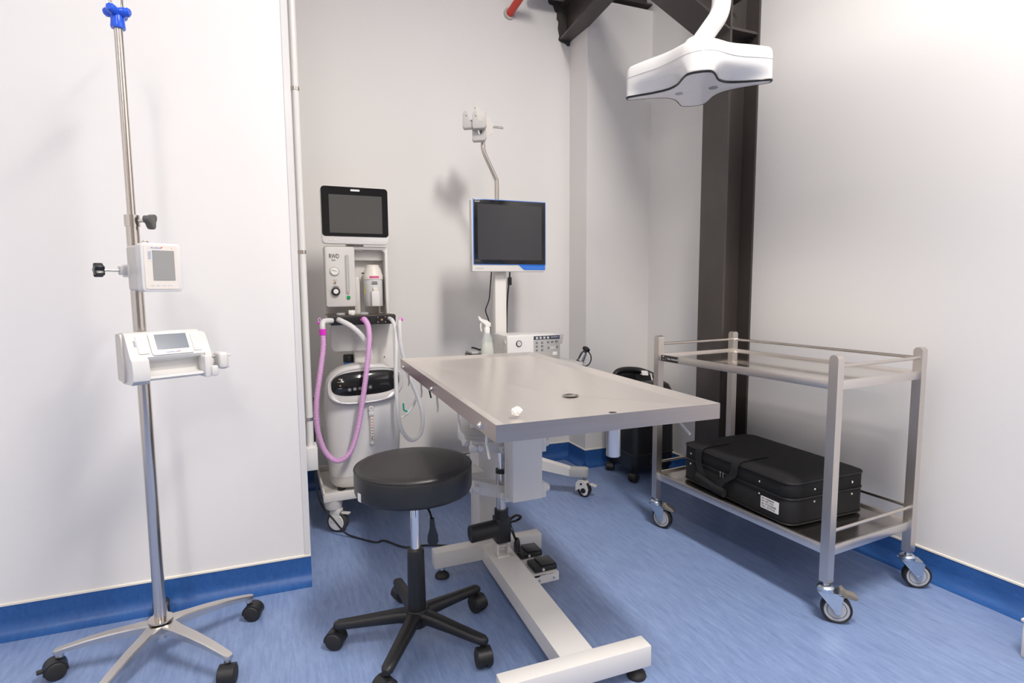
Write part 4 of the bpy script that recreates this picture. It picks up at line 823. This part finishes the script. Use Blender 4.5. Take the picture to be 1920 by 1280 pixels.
for (x, z, w_) in ((1.214, 0.841, 0.010), (1.244, 0.841, 0.010), (1.278, 0.842, 0.010), (1.302, 0.843, 0.011), (1.326, 0.844, 0.013), (1.214, 0.822, 0.011), (1.244, 0.823, 0.011), (1.280, 0.813, 0.008), (1.330, 0.815, 0.008), (1.244, 0.803, 0.011), (1.214, 0.803, 0.011)):
    kk_ = MB().b2((x-w_/2, BF-0.0036, z-0.0045), (x+w_/2, BF-0.002, z+0.0045)).build('key', NAVY, kp2, flatshade=True)
    MB().b2((x-w_*0.25, BF-0.0041, z-0.002), (x+w_*0.25, BF-0.0034, z+0.002)).build('key_glyph', PGREY, kk_, flatshade=True)
MB().b2((1.290, BF-0.003, 0.8215), (1.322, BF-0.0022, 0.8225)).build('level_line', INKW, kp2, flatshade=True)
MB().b2((1.292, BF-0.003, 0.809), (1.320, BF-0.0022, 0.817)).build('level_field', LGREY, kp2, flatshade=True)
MB().b2((1.305, BF-0.0036, 0.775), (1.330, BF-0.002, 0.792)).build('white_key', INKW, kp2, flatshade=True)
for r_ in range(6):
    for c_ in range(2): MB().b2((B0-0.0012, 2.595+c_*0.05, 0.858-r_*0.013), (B0+0.001, 2.632+c_*0.05, 0.861-r_*0.013)).build('vent_slot', LGREY, bx, flatshade=True)
MB().lathe([(0, 0), (0.012, 0), (0.011, 0.004), (0, 0.004)], frame((B0, 2.578, 0.846), (0, -1, 0), (0, 0, 1)), 18).build('side_knob', BEIGE, bx)
MB(front(0, 2.60, 0)).prism([(1.352, 0.882), (1.388, 0.876), (1.378, 0.826), (1.352, 0.826)], -0.02, 0.02, bev=0.001).build('side_holder', LGREY, bx)
# spray bottle
sb = thing('spray_bottle', 'half-full clear spray bottle with white trigger standing left of the processor box', 'spray bottle', (0.935, 2.50, 0.745))
MB().lathe([(0, 0.746), (0.030, 0.746), (0.032, 0.75), (0.032, 0.80), (0.030, 0.835), (0.024, 0.875), (0.0155, 0.905), (0.0135, 0.915), (0, 0.915)], TR(0.928, 2.50, 0), 28).build('bottle', CLEARP, sb)
MB().lathe([(0, 0.748), (0.0285, 0.748), (0.0305, 0.752), (0.0303, 0.80), (0.0285, 0.835), (0.0245, 0.862), (0, 0.862)], TR(0.928, 2.50, 0), 28).build('liquid', LIQUID, sb)
MB().lathe([(0, 0.905), (0.015, 0.905), (0.015, 0.930), (0.011, 0.936), (0, 0.936)], TR(0.928, 2.50, 0), 20).build('cap', WPLAST, sb)
MM = front(0, 2.509, 0)
sp_ = MB().prism([(0.944, 0.936), (0.946, 0.952), (0.930, 0.966), (0.900, 0.976), (0.888, 0.988), (0.884, 0.984), (0.886, 0.970), (0.905, 0.955), (0.918, 0.945), (0.918, 0.934)], 0, 0.018, MM, bev=0.002).build('spray_head', WPLAST, sb)
MB().tube(spline([(0.906, 2.50, 0.962), (0.897, 2.50, 0.95), (0.896, 2.50, 0.93), (0.901, 2.50, 0.915)], 4), 0.004, 8).build('trigger', WPLAST, sb)
MB().tube([(0.930, 2.50, 0.93), (0.940, 2.50, 0.755)], 0.0028, 8).build('dip_tube', TEAL, sb)
# dark pad with a black clip
bp_ = thing('instrument_tray', 'small black tray with a curved black clip left of the spray bottle', 'tray', (0.90, 2.60, 0.745))
MB().b2((0.865, 2.55, 0.7455), (0.975, 2.66, 0.800), 0.006).build('tray_box', BLACKS, bp_)
MB().b2((0.868, 2.553, 0.800), (0.972, 2.657, 0.812), 0.003).build('tray_lid', GREYP, bp_)
MB().tube(spline([(0.872, 2.57, 0.832), (0.890, 2.57, 0.828), (0.915, 2.575, 0.819), (0.94, 2.58, 0.820)], 6), 0.0055, 8, flat=0.5).build('clip', BLACKS, bp_)
# ring-handled scope
rs = thing('scope_handle', 'black knobbed scope handle with a ring hooked at the right end of the trolley shelf', 'scope', (1.46, 2.50, 0.72))
MB().tube(spline([(1.415, 2.52, 0.737), (1.432, 2.51, 0.734), (1.448, 2.505, 0.745)], 4), 0.007, 8).build('mount_arm', BLACKS, rs)
M = frame((1.445, 2.50, 0.740), (0.78, 0, -0.45), (0, 1, 0))
ax = Vector((0.50, 0, 0.86)).normalized(); b0 = Vector((1.440, 2.50, 0.738))
MB().cyl(b0, b0+ax*0.050, 0.019, 0.015, n=20).build('handle_body', mat('scope_metal', (0.32, 0.33, 0.34), 0.3, 0.7), rs)
MB(TR(*(b0-ax*0.004)) @ RY(R(30))).ball((0, 0, 0), (0.024, 0.02, 0.011), n=16).build('lower_knob', BLACKS, rs)
MB().cyl(b0+ax*0.050, b0+ax*0.064, 0.011, n=16).build('neck', BLACKS, rs)
MB(TR(*(b0+ax*0.073)) @ RY(R(30))).ball((0, 0, 0), (0.022, 0.02, 0.013), n=16).build('upper_knob', BLACKS, rs)
MB(TR(1.468, 2.495, 0.752)).tube([(0.036*math.cos(a), 0, 0.040*math.sin(a)) for a in [2*PI*k/28 for k in range(28)]], 0.0032, 8, loop=True).build('ring', BLACKS, rs)

# ------------------------------------------------------------------ black portable unit at the back
pu = thing('portable_concentrator', 'black wheeled medical unit with carry handle standing in the corner behind the table', 'medical device', (1.98, 2.72, 0))
def ring_pu(z, ins):
    x0, x1, y0, y1 = 1.838+ins, 2.128-ins*0.6, 2.575+ins, 2.875-ins
    return [((x0+x1)/2+p[0], (y0+y1)/2+p[1], z) for p in rrect(x1-x0, y1-y0, 0.035, 6)]
MB().loft([ring_pu(z, i) for z, i in ((0.062, 0.02), (0.075, 0.004), (0.16, 0.0), (0.45, 0.004), (0.52, 0.010), (0.555, 0.028), (0.568, 0.055), (0.572, 0.09))]).build('shell', BLACKS, pu, ang=60)
MB().loft([[( (1.983)+p[0], 2.725+p[1], z) for p in rrect(0.296+e_, 0.306+e_, 0.036, 6)] for e_, z in ((-0.004, 0.156), (0.0, 0.158), (0.0, 0.162), (-0.004, 0.164))]).build('shell_seam', BLACK, pu)
MB().tube(spline([(1.852, 2.80, 0.50), (1.856, 2.805, 0.57), (1.872, 2.81, 0.608), (1.93, 2.81, 0.622), (2.02, 2.79, 0.615), (2.085, 2.74, 0.585), (2.105, 2.69, 0.545), (2.11, 2.67, 0.50)], 8), 0.018, 12).build('carry_handle', BLACK, pu)
MB().b2((1.90, 2.80, 0.56), (2.04, 2.86, 0.605), 0.006).build('handle_bridge', BLACK, pu)
MB(frame((1.995, 2.70, 0.612), (1, -0.1, -0.1), (0, 0.55, 0.83))).prism(rrect(0.042, 0.030, 0.003), 0, 0.003).build('status_label', PAPER, pu)
MB(frame((1.995, 2.705, 0.575), (1, 0, -0.1), (0, 0.5, 0.86))).b2((-0.045, -0.045, -0.02), (0.045, 0.03, 0)).build('display_hood', BLACKS, pu)
MB(frame((2.035, 2.69, 0.59), (1, 0, -0.1), (0, 0.5, 0.86))).b2((-0.004, -0.03, 0), (0.004, 0.02, 0.004)).build('hood_stripe', PAPER, pu)
MB().b2((1.8365, 2.65, 0.40), (1.840, 2.74, 0.408)).build('side_slot', BLACK, pu)
for q in range(4):
    for c_ in range(3): MB().b2((1.95+q*0.022, 2.572, 0.085+c_*0.016), (1.963+q*0.022, 2.58, 0.093+c_*0.016)).build('vent_hole', HOLE, pu, flatshade=True)
for (x, y, a) in ((1.868, 2.605, 200), (1.858, 2.845, 230), (2.10, 2.605, 250), (2.10, 2.845, 200)):
    hooded_caster(pu, x, y, R(a), 0.026, top=0.055)

# ------------------------------------------------------------------ stainless instrument cart
CA = 0.0571; CO = (1.6582, 1.2304); CW, CL = 0.470, 0.845
MC = TR(CO[0], CO[1], 0) @ RZ(CA)
ct = thing('steel_cart', 'two-shelf stainless steel instrument cart on blue-zinc castors along the right wall', 'cart', (CO[0]+0.23, CO[1]+0.42, 0), CA)
g = 0.0155
for (u, v_) in ((0, 0), (CW, 0), (0, CL), (CW, CL)):
    q = MB(MC)
    MM = Matrix(((0, 0, 1, u), (1, 0, 0, v_), (0, 1, 0, 0), (0, 0, 0, 1)))       # prism xy -> cart (v, z), extruded along u
    out = [(-g, 0.136), (g, 0.136), (g, 0.900-g)]+[(g*math.cos(t), 0.900-g+g*math.sin(t)) for t in [PI*k/8 for k in range(1, 8)]]+[(-g, 0.900-g)]
    q.prism(out, -g, g, MM); q.build('leg', STEELV, ct, ang=35)
def shelf(z0, z1, name, sheet):
    q = MB(MC)
    q.b2((-0.006, -g+0.004, z0), (0.006, CL+g-0.004, z1), 0.001); q.b2((CW-0.006, -g+0.004, z0), (CW+0.006, CL+g-0.004, z1), 0.001)
    q.b2((0, -0.010, z0), (CW, 0.002, z1), 0.001); q.b2((0, CL-0.002, z0), (CW, CL+0.010, z1), 0.001)
    o = q.build(name, STEEL, ct, ang=30)
    MB(MC).b2((0.004, 0.0, z1-0.012), (CW-0.004, CL, z1-0.009)).build('shelf_sheet', sheet, o)
    return o
us = shelf(0.785, 0.815, 'upper_shelf', MIRROR)
ls = shelf(0.226, 0.258, 'lower_shelf', mat('shelf_steel', (0.72, 0.68, 0.64), 0.2, 1.0, noise=0.03, nscale=(2, 40, 2), rvar=0.05))
for z in (0.861, 0.306):
    for (a, b) in (((0.012, 0, z), (CW-0.012, 0, z)), ((0.012, CL, z), (CW-0.012, CL, z)), ((CW, 0.012, z), (CW, CL-0.012, z))):
        MB(MC).cyl(a, b, 0.0062, n=14).build('guard_rail', STEELV if False else NICKEL, ct)
pl = MB(MC @ frame((-0.0065, CL-0.018, 0), (0, -1, 0), (0, 0, 1))).prism(rrect(0.105, 0.027, 0.002, cx=0.058, cy=0.800), 0, 0.0012).build('name_plate', mat('plate_brown', (0.03, 0.024, 0.022), 0.3), us)
PM = MC @ frame((-0.0078, CL-0.018, 0), (0, -1, 0), (0, 0, 1))
text('Nan Ankundi', 0.0125, PM @ TR(0.046, 0.7965, 0), 'plate_lettering', INKW, pl)
q = MB(PM)
for k in range(5):
    a = R(18+36*k); q.prism([(0.021, 0.803), (0.021+0.008*math.cos(a)-0.0015*math.sin(a), 0.8035+0.008*math.sin(a)), (0.021+0.009*math.cos(a), 0.8035+0.009*math.sin(a)), (0.021+0.008*math.cos(a)+0.0015*math.sin(a), 0.8035+0.008*math.sin(a))], 0, 0.0004)
q.b2((0.014, 0.7935, 0), (0.028, 0.795, 0.0004)); q.b2((0.036, 0.792, 0), (0.0365, 0.808, 0.0004)); q.build('plate_emblem', INKW, pl, flatshade=True)
def zinc_caster(u, v_, ang, brake):
    x, y = (MC @ Vector((u, v_, 0))).xy
    C = TR(x, y, 0) @ RZ(R(ang)); tr_ = 0.034; wr = 0.047
    f_ = MB(C)
    f_.lathe([(0, 0.106), (0.026, 0.106), (0.027, 0.110), (0.026, 0.118), (0.020, 0.124), (0.012, 0.126), (0, 0.126)], n=26)
    f_.cyl((0, 0, 0.122), (0, 0, 0.138), 0.010, n=6)
    MM = Matrix(((1, 0, 0, 0), (0, 0, -1, 0), (0, 1, 0, 0), (0, 0, 0, 1)))
    side = [(-0.027, 0.106), (0.030, 0.104), (0.050, 0.098), (0.050, 0.088), (0.046, 0.080), (0.046, wr-0.004), (0.040, wr-0.012), (tr_-0.004, wr-0.012), (tr_-0.012, wr+0.002)]
    f_.prism(side, 0.0185, 0.0215, MM); f_.prism(side, -0.0215, -0.0185, MM)
    f_.b2((-0.026, -0.0215, 0.103), (0.044, 0.0215, 0.1065))
    f_.cyl((tr_, -0.026, wr), (tr_, 0.026, wr), 0.006, n=6)
    f_ = f_.build('castor', ZINC, ct, ang=35)
    W = TR(tr_, 0, wr) @ RX(PI/2)
    MB(C).lathe([(wr*0.80, -0.012), (wr*0.93, -0.0145), (wr, -0.010), (wr, 0.010), (wr*0.93, 0.0145), (wr*0.80, 0.012)], W, 40).build('tyre', RUBBER, f_, ang=50)
    MB(C).lathe([(0, -0.0125), (wr*0.60, -0.0125), (wr*0.62, -0.0105), (wr*0.65, -0.0125), (wr*0.82, -0.0125), (wr*0.82, 0.0125), (wr*0.65, 0.0125), (wr*0.62, 0.0105), (wr*0.60, 0.0125), (0, 0.0125)], W, 40).build('wheel_core', mat('wheel_grey', (0.42, 0.43, 0.46), 0.4), f_, ang=20)
    if brake:
        MB(C).prism([(0.036, 0.094), (0.040, 0.120), (0.048, 0.124), (0.060, 0.110), (0.088, 0.104), (0.096, 0.094), (0.086, 0.090), (0.058, 0.094), (0.05, 0.09)], -0.015, 0.015, MM, bev=0.002).build('brake_pedal', OLIVE, f_)
zinc_caster(0, 0, -43, True); zinc_caster(CW, 0, -34, False); zinc_caster(0, CL, -68, True); zinc_caster(CW, CL, -40, False)

# ------------------------------------------------------------------ carrying case on the lower shelf
KS = MC @ TR(0.232, 0.435, 0) @ RZ(R(-4.5))
kc = thing('carrying_case', 'black fabric carrying case with handle and white sticker on the lower cart shelf', 'case', tuple((KS @ Vector((0, 0, 0.25)))), CA-R(4.5))
CWd, CLn = 0.395, 0.590; Z0, ZM, Z1 = 0.2495, 0.356, 0.422
def kr(z, ins): return [(p[0], p[1], z) for p in rrect(CWd-2*ins, CLn-2*ins, 0.045, 8)]
MB(KS).loft([kr(z, i) for z, i in ((Z0, 0.014), (Z0+0.006, 0.003), (Z0+0.02, 0.0), (ZM-0.006, 0.0), (ZM-0.003, 0.003))]).build('lower_shell', FABRIC, kc, ang=60)
MB(KS).loft([kr(z, i) for z, i in ((ZM-0.003, 0.003), (ZM+0.001, 0.0), (Z1-0.012, 0.0), (Z1-0.005, 0.004), (Z1, 0.014), (Z1+0.004, 0.05), (Z1+0.006, 0.12))]).build('lid', FABRIC, kc, ang=60)
for z, i in ((Z1-0.009, -0.001), (Z0+0.012, -0.0005)): MB(KS).tube(kr(z, i), 0.0028, 6, loop=True).build('piping', SEAM, kc)
MB(KS).tube(kr(ZM-0.001, -0.0005), 0.0032, 6, loop=True).build('zip', SEAM, kc)
for (x, y, z) in [(-CWd/2, vv, zz) for vv in (0.235, -0.155) for zz in (ZM-0.02, ZM+0.026)]+[(uu, -CLn/2, zz) for uu in (-0.075, 0.120) for zz in (ZM-0.020, ZM+0.026)]:
    d = (-0.003, 0, 0) if abs(x) > 0.18 else (0, -0.003, 0)
    MB(KS).ball((x, y, z), (0.0028 if d[0] else 0.0045, 0.0045 if d[0] else 0.0028, 0.0045), n=12).build('stud', NICKEL, kc)
for v_ in (0.045, 0.030):
    MB(KS).b2((-CWd/2-0.006, v_-0.003, ZM-0.02), (-CWd/2-0.001, v_+0.003, ZM+0.004), 0.001).build('zip_pull', NICKEL, kc)
def strap(y0, yy1):
    pts = [(-0.05, y0, Z1+0.008), (-0.13, y0, Z1+0.007), (-CWd/2+0.012, y0, Z1+0.003), (-CWd/2-0.006, y0, Z1-0.012), (-CWd/2-0.012, y0*0.9+yy1*0.1, ZM+0.01), (-CWd/2-0.022, yy1, ZM-0.03), (-CWd/2-0.026, yy1*0.9+0.01, Z0+0.055)]
    P = spline(pts, 6); q = MB(KS)
    W_ = Vector((0, 0.019, 0)); rings = []
    for i, p in enumerate(P):
        t = (P[min(i+1, len(P)-1)]-P[max(i-1, 0)]).normalized(); n_ = t.cross(Vector((0, 1, 0))).normalized()
        if n_.x > 0 and n_.z < 0: n_ = -n_
        rings.append([p-W_, p+W_, p+W_+n_*0.002, p-W_+n_*0.002])
    q.loft(rings); q.build('handle_strap', FABRIC, kc, ang=60)
strap(0.175, 0.135); strap(-0.035, 0.02)
MB(KS).loft([[(-CWd/2-0.030+0.013*math.cos(b), y, zc+0.018*math.sin(b)) for b in [2*PI*k/14 for k in range(14)]] for y, zc in ((0.155, Z0+0.058), (0.15, Z0+0.056), (0.05, Z0+0.040), (0.0, Z0+0.038), (-0.005, Z0+0.038))]).build('handle_grip', FABRIC, kc, ang=60)
stk = MB(KS @ frame((-CWd/2-0.0008, 0, 0), (0, -1, 0), (0, 0, 1))).prism(rrect(0.084, 0.045, 0.003, cx=0.208, cy=0.310), 0, 0.0008).build('sticker', PAPER, kc)
SM = KS @ frame((-CWd/2-0.0018, 0, 0), (0, -1, 0), (0, 0, 1))
for q, s_ in enumerate(('PN: W000M67', 'PM: VET-7S15', 'SN: VT3S200008', 'MFG: 2023/5/22')):
    text(s_, 0.0098, SM @ TR(0.170, 0.3225-q*0.0102, 0), 'sticker_print', INK, stk)

# ------------------------------------------------------------------ surgical ceiling light
LX, LY, LZ = 1.368, 1.587, 1.795
sl = thing('surgical_light', 'white four-lobed ceiling surgical lamp on a bent white arm', 'surgical light', (LX, LY, LZ))
STAR = [(1.0, 0.0), (0.985, 0.055), (0.90, 0.085), (0.62, 0.14), (0.40, 0.245), (0.275, 0.45), (0.215, 0.74), (0.165, 0.92), (0.09, 0.985), (0.0, 1.0)]
FULL = [(1.0, 0.0), (0.992, 0.07), (0.96, 0.14), (0.80, 0.31), (0.62, 0.46), (0.46, 0.615), (0.32, 0.77), (0.21, 0.90), (0.11, 0.975), (0.0, 1.0)]
def star(t, sc, z, ang=R(-43.4), sk=R(6)):
    q = [(a[0]*(1-t)+b[0]*t, a[1]*(1-t)+b[1]*t) for a, b in zip(STAR, FULL)]
    loop = q+[(-x, y) for x, y in q[-2::-1]]+[(-x, -y) for x, y in q[1:]]+[(x, -y) for x, y in q[-2:0:-1]]
    out = []
    for p in spline([(x, y, 0) for x, y in loop], 4, closed=True):
        x, y = A*sc*p.x, B*sc*p.y
        out.append((LX+x*math.cos(ang)-y*math.sin(ang+sk), LY+x*math.sin(ang)+y*math.cos(ang+sk), z))
    return out
A, B = 0.238, 0.170
MB().loft([star(0, 0.985, LZ+0.003), star(0, 1.0, LZ+0.006), star(0.10, 1.0, LZ+0.012), star(0.35, 1.0, LZ+0.022), star(0.62, 1.0, LZ+0.034), star(0.78, 1.0, LZ+0.048), star(0.82, 1.0, LZ+0.075), star(0.82, 0.99, LZ+0.096), star(0.82, 0.965, LZ+0.104), star(0.9, 0.85, LZ+0.112), star(1, 0.5, LZ+0.126)]).build('housing', WGLOSS, sl, ang=60)
MB().tube(star(0.82, 1.0015, LZ+0.066), 0.0007, 5, loop=True).build('housing_seam', LGREY, sl)
MB().tube(star(0, 0.995, LZ+0.002), 0.0038, 6, loop=True).build('lens_gasket', BLACKS, sl)
MB().loft([star(0, 0.985, LZ+0.003), star(0, 0.98, LZ-0.001), star(0, 0.5, LZ-0.003)]).build('lens', LENS, sl, ang=60)
for (dx, dy, r_) in ((0.03, -0.05, 0.015), (-0.04, 0.04, 0.013)):
    MB().lathe([(0, 0.0), (r_, 0.0), (r_, 0.0012), (0, 0.0012)], TR(LX+dx, LY+dy, LZ-0.0042), 20).build('light_port', LENSD, sl)
P = [(LX+0.0, LY, LZ+0.125), (1.373, 1.585, 1.945), (1.405, 1.571, 1.995), (1.430, 1.560, 2.035), (1.440, 1.557, 2.07), (1.441, 1.556, 2.12)]
MB().tube(spline(P, 8)+[Vector((1.441, 1.556, 2.6)), Vector((1.441, 1.556, CEIL))], 0.0315, 24).build('arm', WGLOSS, sl, ang=60)
MB(TR(LX, LY, LZ+0.118)).lathe([(0, 0), (0.058, 0), (0.054, 0.02), (0.040, 0.045), (0.034, 0.05), (0, 0.05)], n=28).build('arm_collar', WGLOSS, sl)
MB().lathe([(0, CEIL-0.05), (0.10, CEIL-0.05), (0.11, CEIL-0.03), (0.11, CEIL), (0, CEIL)], TR(1.441, 1.556, 0), 32).build('ceiling_flange', WGLOSS, sl)

# ------------------------------------------------------------------ white box at the right edge
wb = thing('white_floor_box', 'corner of a low white box on the floor at the right edge', 'box', (2.12, 0.72, 0))
MB().b2((2.028, 0.62, 0.0), (2.20, 0.862, 0.112), 0.004).build('body', WPAINT, wb)
MB().b2((2.024, 0.616, 0.112), (2.204, 0.866, 0.121), 0.002).build('lid', WPAINT, wb)
